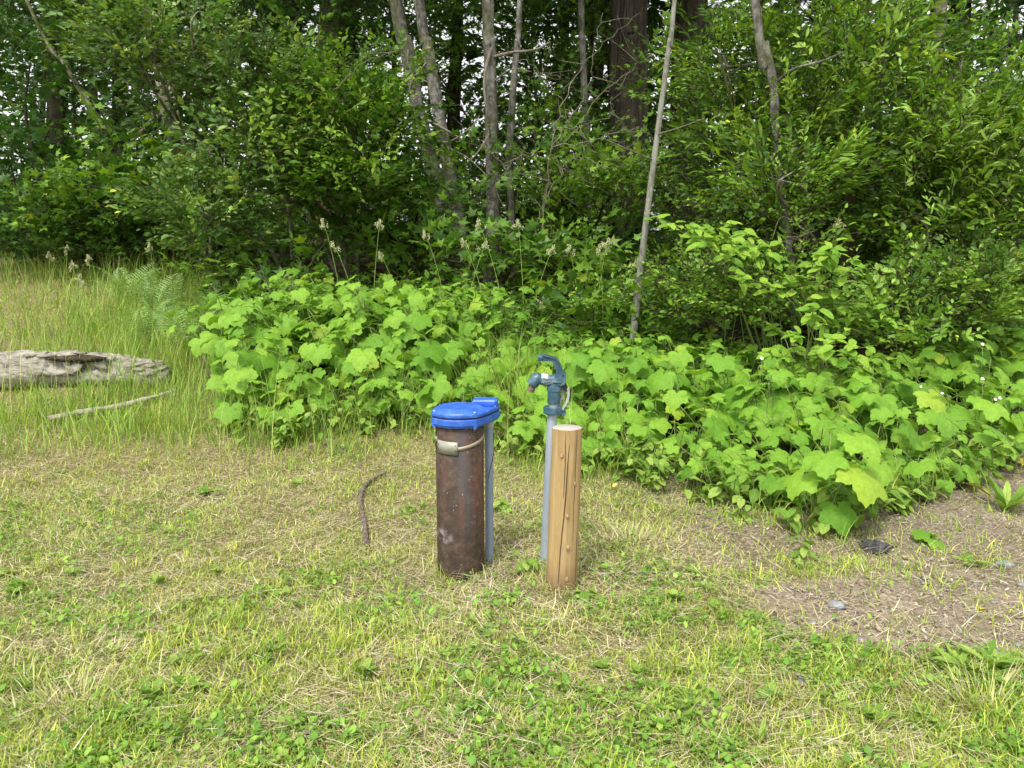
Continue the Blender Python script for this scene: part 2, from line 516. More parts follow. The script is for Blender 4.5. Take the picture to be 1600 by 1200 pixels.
def end_mat():
    m, nt, b, out = mat_new('weathered_end_grain')
    tc = nd(nt, 'ShaderNodeTexCoord'); mp = nd(nt, 'ShaderNodeMapping'); nt.links.new(tc.outputs['Generated'], mp.inputs['Vector'])
    mp.inputs['Location'].default_value = (-0.55, -0.45, 0); mp.inputs['Scale'].default_value = (1, 1, 0)
    w = nd(nt, 'ShaderNodeTexWave', wave_type='RINGS', rings_direction='SPHERICAL'); nt.links.new(mp.outputs[0], w.inputs['Vector'])
    w.inputs['Scale'].default_value = 4.5; w.inputs['Distortion'].default_value = 2.2; w.inputs['Detail'].default_value = 3
    c = ramp(nt, [(0.0, (0.24, 0.20, 0.16)), (0.5, (0.42, 0.375, 0.33)), (1.0, (0.54, 0.49, 0.44))], w.outputs[0]).outputs[0]
    n = noise(nt, 3.2, 5, 0.7, mp.outputs[0])
    c = mixc(nt, c, (0.26, 0.25, 0.27), math_n(nt, 'MULTIPLY', ramp(nt, [(0.48, (0, 0, 0)), (0.66, (1, 1, 1))], n.outputs[0]).outputs[0], 0.7))
    nt.links.new(c, b.inputs['Base Color']); b.inputs['Roughness'].default_value = 0.85
    return m


M['rust'] = rust_mat()
M['post'] = post_mat()
M['end'] = end_mat()
M['knot'] = simple_mat('branch_knot', [(0.3, (0.22, 0.12, 0.055)), (0.7, (0.44, 0.30, 0.17))], 90, 0.8)
M['crack'] = simple_mat('dark_crack', [(0.3, (0.03, 0.018, 0.01)), (0.7, (0.06, 0.035, 0.018))], 30, 0.95)
M['blue'] = simple_mat('blue_powder_coat', [(0.25, (0.022, 0.075, 0.33)), (0.5, (0.03, 0.115, 0.52)), (0.68, (0.06, 0.17, 0.56)), (0.85, (0.20, 0.30, 0.52))], 30, 0.42, 0, 0.0008, (1, 1, 1), 0.5, 8)
M['hyd'] = simple_mat('blue_grey_hydrant_paint', [(0.3, (0.022, 0.060, 0.092)), (0.55, (0.045, 0.105, 0.148)), (0.78, (0.11, 0.18, 0.22))], 28, 0.3, 0, 0.001)
M['galv'] = simple_mat('galvanised_pipe', [(0.3, (0.27, 0.33, 0.40)), (0.7, (0.40, 0.46, 0.53))], 16, 0.45, 0.25, 0.0006, (1, 1, 0.3))
M['conduit'] = simple_mat('grey_plastic_conduit', [(0.3, (0.21, 0.26, 0.35)), (0.7, (0.29, 0.34, 0.44))], 12, 0.5, 0, 0.0004)
M['fitting'] = simple_mat('grey_fitting', [(0.3, (0.32, 0.32, 0.33)), (0.7, (0.48, 0.47, 0.46))], 30, 0.6)
M['plate'] = simple_mat('dull_metal_tag', [(0.3, (0.21, 0.215, 0.175)), (0.7, (0.33, 0.33, 0.27))], 22, 0.5, 0.2)
M['strap'] = simple_mat('pale_strap', [(0.3, (0.25, 0.22, 0.15)), (0.7, (0.38, 0.34, 0.25))], 22, 0.5, 0.1)
M['steel'] = simple_mat('bright_linkage_metal', [(0.3, (0.30, 0.32, 0.33)), (0.7, (0.48, 0.50, 0.51))], 30, 0.35, 0.4)
M['zinc'] = simple_mat('zinc_bolt', [(0.3, (0.30, 0.32, 0.34)), (0.7, (0.50, 0.50, 0.48))], 60, 0.4, 0.3)
M['brass'] = simple_mat('worn_brass_thread', [(0.3, (0.07, 0.045, 0.035)), (0.5, (0.18, 0.125, 0.095)), (0.75, (0.36, 0.28, 0.22))], 60, 0.45, 0.5)
M['dark'] = simple_mat('dark_rubber', [(0.3, (0.012, 0.013, 0.016)), (0.7, (0.03, 0.032, 0.036))], 40, 0.6)
M['dropping'] = simple_mat('white_bird_dropping', [(0.3, (0.55, 0.52, 0.5)), (0.6, (0.85, 0.82, 0.8))], 90, 0.8)
M['letter'] = simple_mat('raised_worn_lettering', [(0.3, (0.22, 0.30, 0.35)), (0.7, (0.38, 0.45, 0.48))], 80, 0.5)
M['log'] = bark_mat('weathered_log', (0.07, 0.058, 0.045), (0.28, 0.255, 0.215), (0.50, 0.465, 0.405), 0.0, (4, 14, 14), (0.48, 0.45, 0.39), 1.0)
M['log_dark'] = bark_mat('rotten_log_heart', (0.012, 0.009, 0.006), (0.05, 0.038, 0.026), (0.12, 0.095, 0.07), 0, (9, 9, 9))
M['stick'] = bark_mat('bare_stick', (0.22, 0.19, 0.15), (0.42, 0.38, 0.32), (0.58, 0.54, 0.46), 0, (16, 16, 16))
M['root'] = bark_mat('brown_stick', (0.06, 0.045, 0.034), (0.17, 0.132, 0.108), (0.30, 0.25, 0.21), 0, (18, 18, 18))
M['rock'] = simple_mat('dark_rock', [(0.3, (0.03, 0.028, 0.028)), (0.5, (0.075, 0.07, 0.072)), (0.75, (0.19, 0.18, 0.19))], 26, 0.9, 0, 0.02, (1, 2.5, 1), 0.2, 7, 1.0)
M['pebble'] = simple_mat('grey_stone', [(0.3, (0.15, 0.155, 0.17)), (0.7, (0.30, 0.31, 0.33))], 40, 0.85, 0, 0.004)
M['yellow'] = simple_mat('yellowed_leaf', [(0.3, (0.50, 0.36, 0.04)), (0.7, (0.66, 0.52, 0.09))], 60, 0.6)
M['seed'] = leaf_attr_mat('seed_heads', 0.25, 0.8, 0.2, 0.3, (1, 1, 0.8))

# ------------------------------------------------------------------ ground
def dirtness(x, y):
    """0 = lawn, 1 = bare litter-covered soil (right, and under the shrubs)"""
    x = np.asarray(x, float); y = np.asarray(y, float)
    n = fbm(x * 1.6, y * 1.6, 21)
    n2 = fbm(x * 5, y * 5, 23)
    # band of worn soil on the right, running away from the camera
    c = np.exp(-((y - (2.27 + 0.1 * (x - 1.5))) / 0.36) ** 2) * sstep(0.35, 1.25, x)
    d = sstep(0.35, 0.6, c + (n - 0.5) * 0.5)
    litter = sstep(0.45, 1.0, x + 0.5 * (n - 0.5)) * sstep(2.35, 2.7, y + 0.5 * (n2 - 0.5)) * (0.72 + 0.3 * sstep(1.2, 1.7, x))
    forest = sstep(0, 0.5, y - front_y(x)) * 1.0
    feet = 0.85 * np.exp(-(((x + 0.16) / 0.16) ** 2 + ((y - 2.54) / 0.14) ** 2)) + 0.85 * np.exp(-(((x - 0.17) / 0.11) ** 2 + ((y - 2.44) / 0.11) ** 2))
    return np.clip(np.maximum(np.maximum(np.maximum(d, litter), forest), feet * (0.6 + 0.8 * n2)), 0, 1)


_front = [ground_at(*q)[:2] for q in [(-500, 430), (-60, 412), (120, 425), (230, 480), (330, 640), (400, 690), (640, 668), (780, 690), (900, 735), (1000, 745), (1090, 772), (1200, 805), (1290, 822), (1400, 790), (1500, 762), (1620, 735), (2100, 720)]]
_fx = np.array([q[0] for q in _front]); _fy = np.array([q[1] for q in _front])
_o = np.argsort(_fx); _fx = _fx[_o]; _fy = _fy[_o]


def front_y(x):
    return np.interp(x, _fx, _fy)


def dry_map(x, y):
    """0 green .. 1 dry, following the mown strip's yellow patches"""
    n = fbm(x * 1.3 + 4, y * 1.3, 31); n2 = fbm(x * 4.5, y * 4.5, 33)
    k = 0.40 + 1.3 * (n - 0.5) + 1.1 * (n2 - 0.5)
    k = k + 0.40 * sstep(2.05, 2.6, y) * sstep(5.2, 3.6, y) * sstep(1.2, 0.3, np.abs(x + 0.45) * 0.7)
    k = k - 0.34 * sstep(2.3, 1.8, y) + 0.12 * sstep(0.0, 0.8, -x) * sstep(2.8, 3.4, y) * sstep(5, 4, y)
    k = k + 0.22 * np.exp(-(((x - 0.55) / 0.5) ** 2 + ((y - 2.35) / 0.22) ** 2))
    return np.clip(k, 0, 1)


def make_ground():
    xs = np.concatenate([-np.geomspace(400, 6, 26)[:-1], np.arange(-6, 6.001, 0.05), np.geomspace(6, 400, 26)[1:]])
    ys = np.concatenate([-np.geomspace(60, 0.5, 10), np.arange(0, 9.001, 0.05), np.geomspace(9, 500, 50)[1:]])
    X, Y = np.meshgrid(xs, ys)
    Z = gh(X, Y)
    V = np.column_stack([X.ravel(), Y.ravel(), Z.ravel()])
    nx = len(xs); ny = len(ys)
    i, j = np.meshgrid(np.arange(nx - 1), np.arange(ny - 1))
    a = (j * nx + i).ravel()
    T = np.concatenate([np.stack([a, a + 1, a + 1 + nx], 1), np.stack([a, a + 1 + nx, a + nx], 1)])
    d = dirtness(V[:, 0], V[:, 1])
    du = np.exp(-((V[:, 1] - (2.22 + 0.1 * (V[:, 0] - 1.5))) / 0.22) ** 2) * sstep(0.6, 1.3, V[:, 0]) * (0.35 + 0.8 * fbm(V[:, 0] * 4, V[:, 1] * 4, 2))
    C = np.column_stack([d, np.clip(du, 0, 0.9), sstep(0.3, 1.0, V[:, 1] - front_y(V[:, 0]))])
    me = mesh_np('ground', V, T, C, True)
    tag(link('ground', me, M['soil']), 'uneven soil and thatch rising gently towards the woods', 'ground', None, 'structure')


make_ground()

# ------------------------------------------------------------------ grass blade batches
def blades(x, y, L, W, az, lean, curl, cols, tipc=1.0, z=None, segs=2, twist=0.0):
    """curved tapering blades; all arrays of length n"""
    n = len(x)
    z = gh(x, y) - 0.004 if z is None else z
    t = np.linspace(0, 1, segs + 1)
    ang = lean[:, None] + curl[:, None] * t[None, :]          # angle from vertical along the blade
    ds = L[:, None] / segs
    hx = np.concatenate([np.zeros((n, 1)), np.cumsum(np.sin(ang[:, :-1]) * ds, 1)], 1)
    hz = np.concatenate([np.zeros((n, 1)), np.cumsum(np.cos(ang[:, :-1]) * ds, 1)], 1)
    dx, dy = np.cos(az)[:, None], np.sin(az)[:, None]
    cx = x[:, None] + dx * hx; cy = y[:, None] + dy * hx; cz = z[:, None] + hz
    fl = gh(cx.ravel(), cy.ravel()).reshape(cz.shape) + 0.002
    cz = np.where((t[None, :] > 0) & (cz < fl), fl + 0.006 * t[None, :], cz)
    wa = az + PI / 2 + twist * (R.rand(n) - 0.5)
    wx, wy = np.cos(wa)[:, None], np.sin(wa)[:, None]
    prof = (1 - t ** 1.6) * 0.5
    prof[0] = 0.36
    w = W[:, None] * prof[None, :]
    A = np.stack([cx - wx * w, cy - wy * w, cz], 2); B = np.stack([cx + wx * w, cy + wy * w, cz], 2)
    # per blade: segs pairs + 1 tip
    V = np.empty((n, 2 * segs + 1, 3))
    V[:, 0:2 * segs:2] = A[:, :segs]; V[:, 1:2 * segs:2] = B[:, :segs]
    V[:, 2 * segs] = np.stack([cx[:, -1], cy[:, -1], cz[:, -1]], 1)
    loc = []
    for s in range(segs - 1):
        k = 2 * s
        loc += [[k, k + 1, k + 3], [k, k + 3, k + 2]]
    k = 2 * (segs - 1); loc += [[k, k + 1, k + 2]]
    loc = np.array(loc)
    T = (np.arange(n)[:, None, None] * (2 * segs + 1) + loc[None]).reshape(-1, 3)
    C = np.repeat(cols[:, None, :], 2 * segs + 1, 1)
    C[:, -1] *= tipc
    return V.reshape(-1, 3), T, C.reshape(-1, 3)


def pick(n, pal, wts):
    pal = np.array(pal); i = R.choice(len(pal), n, p=np.array(wts) / np.sum(wts))
    j = R.choice(len(pal), n, p=np.array(wts) / np.sum(wts))
    f = R.rand(n, 1) * 0.5
    c = pal[i] * (1 - f) + pal[j] * f
    return c * (0.8 + 0.4 * R.rand(n, 1))


def scatter(n, y0, y1, power=1.6, xmargin=1.38):
    """points in the view wedge, denser near the camera"""
    u = R.rand(n)
    k = 2 - power
    y = (y0 ** k + u * (y1 ** k - y0 ** k)) ** (1 / k) if abs(k) > 1e-3 else y0 * (y1 / y0) ** u
    x = (R.rand(n) * 2 - 1) * (0.72 * xmargin) * y + 0.0
    return x, y


def lawn_keep(x, y):
    return (y < front_y(x) + 0.15)


GREEN = [(0.16, 0.29, 0.028), (0.27, 0.40, 0.040), (0.38, 0.48, 0.058), (0.50, 0.53, 0.10), (0.08, 0.17, 0.022)]
STRAW = [(0.64, 0.57, 0.36), (0.44, 0.36, 0.21), (0.76, 0.72, 0.54), (0.27, 0.20, 0.12), (0.50, 0.49, 0.22)]


def grass_batch(name, label, cat, V, T, C, mat):
    o = link(name, mesh_np(name, V, T, C), mat)
    return tag(o, label, cat, None, 'stuff')


# 1 short mown green grass
x, y = scatter(470000, 1.15, 12.5, 1.75)
d = dirtness(x, y); k = dry_map(x, y)
clump = fbm(x * 14, y * 14, 41, 2)
p = np.clip(1.25 - 0.60 * k - 1.05 * d, 0.04, 1) * np.clip(0.25 + 1.5 * clump, 0.2, 1.3)
p = np.maximum(p, 0.16 * (clump > 0.5) * (y < front_y(x)))
keep = (R.rand(len(x)) < p) & lawn_keep(x, y)
x, y, k, d, clump = x[keep], y[keep], k[keep], d[keep], clump[keep]; n = len(x)
L = (0.016 + 0.052 * R.rand(n) ** 1.8) * (0.5 + 1.1 * clump) * (1 - 0.3 * k)
W = (0.0020 + 0.0042 * R.rand(n) ** 1.6) * (1 + 0.12 * np.clip(y - 2.5, 0, 8))
c = pick(n, GREEN, [2.2, 3, 3, 2.0, 1.0])
c = c * (0.85 + 0.6 * fbm(x * 7, y * 7, 43, 2))[:, None]
c = c * (1 - 0.55 * k[:, None] * R.rand(n, 1)) + np.array([0.42, 0.36, 0.14]) * (0.55 * k[:, None] * R.rand(n, 1))
V, T, C = blades(x, y, L, W, R.rand(n) * 2 * PI, 0.15 + 0.75 * R.rand(n), 0.3 + 0.9 * R.rand(n), c, 1.15, segs=2, twist=1.5)
grass_batch('lawn_grass', 'short mown yellow-green grass across the foreground strip', 'grass', V, T, C, M['grass'])

# 2 dry clippings lying in the lawn
x, y = scatter(235000, 1.15, 10, 1.75)
d = dirtness(x, y); k = dry_map(x, y)
p = np.clip(0.30 + 1.0 * k - 0.55 * d, 0.30, 1) * np.clip(0.3 + 1.3 * fbm(x * 6, y * 6, 44, 2), 0.2, 1.2)
keep = (R.rand(len(x)) < p) & (y < front_y(x) + 0.6)
x, y = x[keep], y[keep]; n = len(x)
L = 0.02 + 0.085 * R.rand(n) ** 2
W = (0.0013 + 0.0022 * R.rand(n) ** 2) * (1 + 0.12 * np.clip(y - 2.5, 0, 8))
c = pick(n, STRAW, [3, 3, 2, 2, 2])
swirl = fbm(x * 1.5, y * 1.5, 47, 2) * 9
V, T, C = blades(x, y, L, W, swirl + 1.6 * R.randn(n), 1.25 + 0.3 * R.rand(n), 0.35 * (R.rand(n) - 0.3), c, 1.0,
                 z=gh(x, y) + 0.004 + 0.022 * R.rand(n) ** 1.6, segs=2, twist=2.0)
grass_batch('dry_clippings', 'tan dry grass clippings matted over the mown strip', 'dry grass', V, T, C, M['dry'])


# 3 small broad weeds (clover, plantain) among the grass
def flat_leaves(x, y, z, L, W, az, tilt, cols):
    n = len(x)
    loc = np.array([[0, 0, 0], [0.3, 0.42, 0.05], [0.72, 0.36, 0.04], [1.0, 0, -0.05], [0.72, -0.36, 0.04], [0.3, -0.42, 0.05], [0.5, 0, -0.03]])
    tr = np.array([[6, 0, 5], [6, 5, 4], [6, 4, 3], [6, 3, 2], [6, 2, 1], [6, 1, 0]])
    P_ = np.repeat(loc[None], n, 0)
    P_[:, :, 0] *= L[:, None]; P_[:, :, 1] *= W[:, None] * 1.0; P_[:, :, 2] *= L[:, None]
    ct, st = np.cos(tilt)[:, None], np.sin(tilt)[:, None]
    X = P_[:, :, 0] * ct - P_[:, :, 2] * st; Z = P_[:, :, 0] * st + P_[:, :, 2] * ct
    ca, sa = np.cos(az)[:, None], np.sin(az)[:, None]
    V = np.stack([x[:, None] + X * ca - P_[:, :, 1] * sa, y[:, None] + X * sa + P_[:, :, 1] * ca, z[:, None] + Z], 2)
    T = (np.arange(n)[:, None, None] * 7 + tr[None]).reshape(-1, 3)
    C = np.repeat(cols[:, None, :], 7, 1)
    C[:, 6] *= 1.12
    return V.reshape(-1, 3), T, C.reshape(-1, 3)


x, y = scatter(185000, 1.15, 7.0, 1.8)
d = dirtness(x, y); k = dry_map(x, y)
cl = fbm(x * 3.2, y * 3.2, 51, 2)
p = np.clip(0.9 * sstep(0.42, 0.62, cl) + 0.14 - 0.35 * k - 0.75 * d, 0.015, 1) * np.clip(2.4 * (fbm(x * 11, y * 11, 52, 2) - 0.2), 0.1, 1)
keep = (R.rand(len(x)) < p) & lawn_keep(x, y)
x, y = x[keep], y[keep]; n = len(x)
L = 0.007 + 0.020 * R.rand(n) ** 3
c = pick(n, [(0.12, 0.27, 0.032), (0.19, 0.35, 0.045), (0.28, 0.42, 0.07), (0.08, 0.18, 0.03)], [3, 3, 2, 1])
V, T, C = flat_leaves(x, y, gh(x, y) + 0.006 + 0.028 * R.rand(n), L, L * (0.5 + 0.4 * R.rand(n)), R.rand(n) * 2 * PI, 0.1 + 0.6 * R.rand(n), c)
grass_batch('clover', 'low clover and small broad weeds growing through the lawn', 'clover', V, T, C, M['grass'])

# 4 leaf litter, chips and twigs on the bare soil at the right and under the shrubs
x, y = scatter(130000, 1.9, 6.0, 1.7)
d = dirtness(x, y)
keep = (R.rand(len(x)) < np.clip(d, 0.05, 1) * np.clip(fbm(x * 5, y * 5, 61) * 1.6, 0, 1)) & ((x > 0.3) | (y > front_y(x) - 0.1)) & (y < front_y(x) + 1.2)
x, y = x[keep], y[keep]; n = len(x)
L = 0.004 + 0.019 * R.rand(n) ** 2.4
c = pick(n, [(0.22, 0.175, 0.135), (0.36, 0.30, 0.25), (0.11, 0.085, 0.065), (0.50, 0.44, 0.37), (0.22, 0.13, 0.10)], [3, 3, 2, 1.4, 0.6])
V1, T1, C1 = flat_leaves(x, y, gh(x, y) + 0.003 + 0.008 * R.rand(n), L, L * (0.15 + 0.45 * R.rand(n)), R.rand(n) * 2 * PI, 0.9 * (R.rand(n) - 0.5), c)
grass_batch('leaf_litter', 'brown leaf litter and wood crumbs on the bare soil by the shrubs', 'leaf litter', V1, T1, C1, M['dry'])

# 5 tall unmown grass: the left meadow edge, in front of the bank, and behind the hydrant
def tall_density(x, y):
    px = 800 + x / np.maximum(y, 0.1) * F
    g = front_y(x)
    a = sstep(430, 250, px) * sstep(3.9, 4.7, y) * (1 - 0.55 * sstep(6.2, 7.2, y) * sstep(140, 40, px)) * (0.55 + 0.5 * sstep(5.6, 4.6, y) + 0.5 * sstep(100, 320, px))
    b = np.exp(-((y - g + 0.02) / 0.30) ** 2) * sstep(1050, 880, px) * 1.0
    c = sstep(700, 760, px) * sstep(960, 880, px) * np.clip(1 - np.abs(y - g - 0.5) / 0.9, 0, 1) * 0.8
    e = np.exp(-((y - g - 0.1) / 0.3) ** 2) * 0.12
    return np.clip(np.maximum(np.maximum(a, b), np.maximum(c, e)), 0, 1)


x, y = scatter(270000, 2.7, 12.0, 1.5)
p = tall_density(x, y) * np.clip(2.2 * (fbm(x * 2.6, y * 2.6, 71) - 0.22), 0.05, 1)
keep = R.rand(len(x)) < p * 0.85
x, y = x[keep], y[keep]; n = len(x)
tuft = fbm(x * 3, y * 3, 73, 2)
L = (0.09 + 0.30 * R.rand(n) ** 1.4) * (0.55 + 0.9 * tuft)
gfar = np.clip((y - front_y(x) + 0.25) / 0.5, 0, 1)
pxm = 800 + x / y * F
L = L * np.where(pxm > 330, 0.45 + 0.85 * gfar + 0.5 * np.exp(-((pxm - 800) / 70) ** 2) * gfar, 0.95 * (0.7 + 0.6 * sstep(4.6, 5.6, y)))
W = 0.003 + 0.0055 * R.rand(n) ** 1.5
c = pick(n, [(0.24, 0.40, 0.045), (0.33, 0.47, 0.065), (0.16, 0.30, 0.04), (0.45, 0.48, 0.13), (0.20, 0.34, 0.09)], [3, 3, 2.2, 1.2, 1])
V, T, C = blades(x, y, L, W, R.rand(n) * 2 * PI, 0.05 + 0.3 * R.rand(n), 0.3 + 1.2 * R.rand(n) ** 1.5, c, 1.2, segs=4, twist=1.5)
grass_batch('meadow_grass', 'tall unmown bright green grass along the edge of the shrubs', 'tall grass', V, T, C, M['grass'])

# long seeding stems, thin, pale
x, y = scatter(5200, 3.0, 9.0, 1.3)
keep = R.rand(len(x)) < tall_density(x, y) * 0.5
x, y = x[keep], y[keep]; n = len(x)
c = pick(n, [(0.45, 0.5, 0.16), (0.55, 0.5, 0.25), (0.34, 0.46, 0.11)], [2, 1, 2])
V, T, C = blades(x, y, 0.35 + 0.35 * R.rand(n), np.full(n, 0.0035), R.rand(n) * 2 * PI, 0.02 + 0.2 * R.rand(n), 0.2 + 0.5 * R.rand(n), c, 1.3, segs=4)
grass_batch('grass_stems', 'thin pale flowering grass stems rising from the tall grass', 'grass stems', V, T, C, M['grass'])

# ------------------------------------------------------------------ foliage sprays
def leaf_geo(kind, L, W, r):
    """returns verts, tris of one leaf along +x, facing +z"""
    if kind == 'maple':
        tips = [(-2.15, 0.62), (-1.1, 0.92), (0, 1.0), (1.1, 0.92), (2.15, 0.62)]
        notch = [-1.62, -0.55, 0.55, 1.62]
        pts = [(0, 0)]
        seq = []
        for i, (a, q) in enumerate(tips):
            seq.append((a - 0.17, q * 0.66)); seq.append((a, q)); seq.append((a + 0.17, q * 0.66))
            if i < 4: seq.append((notch[i], 0.40))
        o = [(0.42 * L + 0.58 * L * q * math.cos(a), 0.6 * L * q * math.sin(a), -0.13 * L * q * q) for a, q in seq]
        V = np.array([(0.42 * L, 0, 0.03 * L)] + [(0.20 * L, 0, 0)] + o)
        k = len(o); T = [[0, 2 + i, 3 + i] for i in range(k - 1)] + [[0, 1 + k, 1], [0, 1, 2]]
        V[:, 0] -= 0.1 * L
        return V, np.array(T)
    sag = 0.10 + 0.25 * r.rand()
    V = np.array([[0, 0, 0], [0.28 * L, 0.40 * W, 0.06 * W], [0.62 * L, 0.46 * W, 0.08 * W - sag * L * 0.3], [L, 0, -sag * L],
                  [0.62 * L, -0.46 * W, 0.08 * W - sag * L * 0.3], [0.28 * L, -0.40 * W, 0.06 * W], [0.5 * L, 0, -0.10 * W - sag * L * 0.15]])
    return V, np.array([[6, 0, 5], [6, 5, 4], [6, 4, 3], [6, 3, 2], [6, 2, 1], [6, 1, 0]])


def make_spray(kind, r, nleaf, length, L, W, spread=1.0, ang=0.95):
    """a twig along +x with leaves; returns V, T, leafid (0 = twig)"""
    mb = MB(); ids = []
    n = 5
    t = np.linspace(0, 1, n)
    path = np.column_stack([t * length, 0.10 * length * np.sin(3 * t + 6 * r.rand()), -0.12 * length * t ** 2])
    V, T = tube(path, np.linspace(0.0035, 0.0012, n), 3, False)
    mb.add(V, T); ids.append(np.zeros(len(V), int))
    for i in range(nleaf):
        f = min(1, max(0.05, (i + 0.6 + 0.9 * (r.rand() - 0.5)) / nleaf))
        s = (1 if i % 2 else -1) * (1 if r.rand() > 0.2 else -1)
        if i == nleaf - 1: s = 0; f = 1
        sc = (0.5 + 0.75 * r.rand()) * (1 - 0.35 * max(0, f - 0.7))
        V, T = leaf_geo(kind, L * sc, W * sc, r)
        a = s * (ang - 0.35 * f + 0.9 * (r.rand() - 0.5)) * spread
        Rm = rotm('Z', a) @ rotm('Y', 1.0 * (r.rand() - 0.42)) @ rotm('X', 1.5 * (r.rand() - 0.5))
        base = np.array([f * length, 0, -0.12 * length * f * f]) + 0.012 * r.randn(3)
        if kind == 'maple': base = base + Rm @ np.array([0.35 * L, 0, 0]) * 0.6
        mb.add(V @ Rm.T + base, T); ids.append(np.full(len(V), i + 1))
    V, T, _ = mb.arr()
    return V, T, np.concatenate(ids)


_r = np.random.RandomState(3)
SPRAYS = {
    'oval': [make_spray('oval', _r, 13, 0.30, 0.066, 0.036) for _ in range(8)],
    'small': [make_spray('oval', _r, 13, 0.26, 0.044, 0.024) for _ in range(8)],
    'willow': [make_spray('oval', _r, 13, 0.34, 0.088, 0.026, 0.9, 0.9) for _ in range(8)],
    'maple': [make_spray('maple', _r, 7, 0.34, 0.13, 0.13, 1.0) for _ in range(8)],
    'vine': [make_spray('maple', _r, 8, 0.34, 0.085, 0.085, 1.0) for _ in range(8)],
    'far': [make_spray('oval', _r, 9, 0.55, 0.16, 0.09, 1.2) for _ in range(3)],
    'bough': [make_spray('oval', _r, 22, 0.9, 0.22, 0.05, 1.1, 1.1) for _ in range(3)],
}
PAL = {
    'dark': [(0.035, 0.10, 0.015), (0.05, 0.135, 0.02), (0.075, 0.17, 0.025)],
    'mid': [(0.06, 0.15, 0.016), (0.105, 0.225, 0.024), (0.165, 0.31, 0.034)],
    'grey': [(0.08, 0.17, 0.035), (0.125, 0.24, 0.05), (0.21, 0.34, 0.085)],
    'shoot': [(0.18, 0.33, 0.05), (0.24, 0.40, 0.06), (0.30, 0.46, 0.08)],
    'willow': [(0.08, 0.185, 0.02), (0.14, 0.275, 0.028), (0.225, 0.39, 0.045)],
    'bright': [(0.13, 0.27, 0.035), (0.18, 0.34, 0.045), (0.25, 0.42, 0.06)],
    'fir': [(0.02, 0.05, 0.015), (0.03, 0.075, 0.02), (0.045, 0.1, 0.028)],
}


def foliage(kind, pos, out, pal, scale=(0.8, 1.25), upb=0.25, rs=None, yellow=0.03):
    """sprays at pos (n,3) pointing along out (n,3); returns V,T,C"""
    rs = rs or R
    n = len(pos)
    out = np.asarray(out, float) + 0.5 * rs.randn(n, 3)
    out[:, 2] = np.where(out[:, 2] < 0, -0.35 * out[:, 2], out[:, 2]) * 0.8 + upb
    out /= np.linalg.norm(out, axis=1)[:, None]
    up = np.tile([0, -0.25, 1.0], (n, 1)) + 0.35 * rs.randn(n, 3)
    y_ = np.cross(up, out); y_ /= np.linalg.norm(y_, axis=1)[:, None] + 1e-9
    z_ = np.cross(out, y_)
    Mx = np.stack([out, y_, z_], 2)
    sc = scale[0] + (scale[1] - scale[0]) * rs.rand(n)
    tm = SPRAYS[kind]; which = rs.randint(len(tm), size=n)
    Vs, Ts, Cs, off = [], [], [], 0
    P3 = np.array(PAL[pal])
    for q, (V0, T0, ids) in enumerate(tm):
        sel = np.where(which == q)[0]
        if not len(sel): continue
        V = np.einsum('nij,kj->nki', Mx[sel], V0) * sc[sel][:, None, None] + pos[sel][:, None, :]
        m = len(sel)
        T = (np.arange(m)[:, None, None] * len(V0) + T0[None]).reshape(-1, 3) + off
        base = P3[rs.randint(len(P3), size=m)]
        nl = ids.max() + 1
        lc = base[:, None, :] * (0.68 + 0.64 * rs.rand(m, nl, 1))
        yl = (rs.rand(m, nl, 1) < yellow)
        lc = np.where(yl, lc * np.array([1.9, 1.35, 1.0]), lc)
        lc[:, 0] = (0.10, 0.08, 0.05)
        C = lc[:, ids]
        Vs.append(V.reshape(-1, 3)); Ts.append(T); Cs.append(C.reshape(-1, 3)); off += m * len(V0)
    return np.concatenate(Vs), np.concatenate(Ts), np.concatenate(Cs)


def blob_points(c, r, n, rs, shell=0.55):
    d = rs.randn(n, 3); d /= np.linalg.norm(d, axis=1)[:, None]
    q = rs.rand(n) ** (1 / 3) * (1 - shell) + shell * (0.75 + 0.3 * rs.rand(n))
    lump = 0.8 + 0.45 * vnoise(d[:, 0] * 2.5 + c[0] * 3, d[:, 2] * 2.5 + d[:, 1] * 2 + c[1], 5)
    return np.asarray(c) + d * np.asarray(r) * (q * lump)[:, None], d


def trunk_of(root, pts, radii, mat, name='trunk', sides=10, flute=0.0, wob=0.12, m=6, seed=0):
    path = smoothpath(pts, m)
    rad = np.interp(np.linspace(0, 1, len(path)), np.linspace(0, 1, len(radii)), radii)
    V, T = tube(path, rad, sides, True, wob, seed, flute)
    mb = MB().add(V - np.array(root.location), T)
    o = mb.build(name, mat, root, True)
    return path


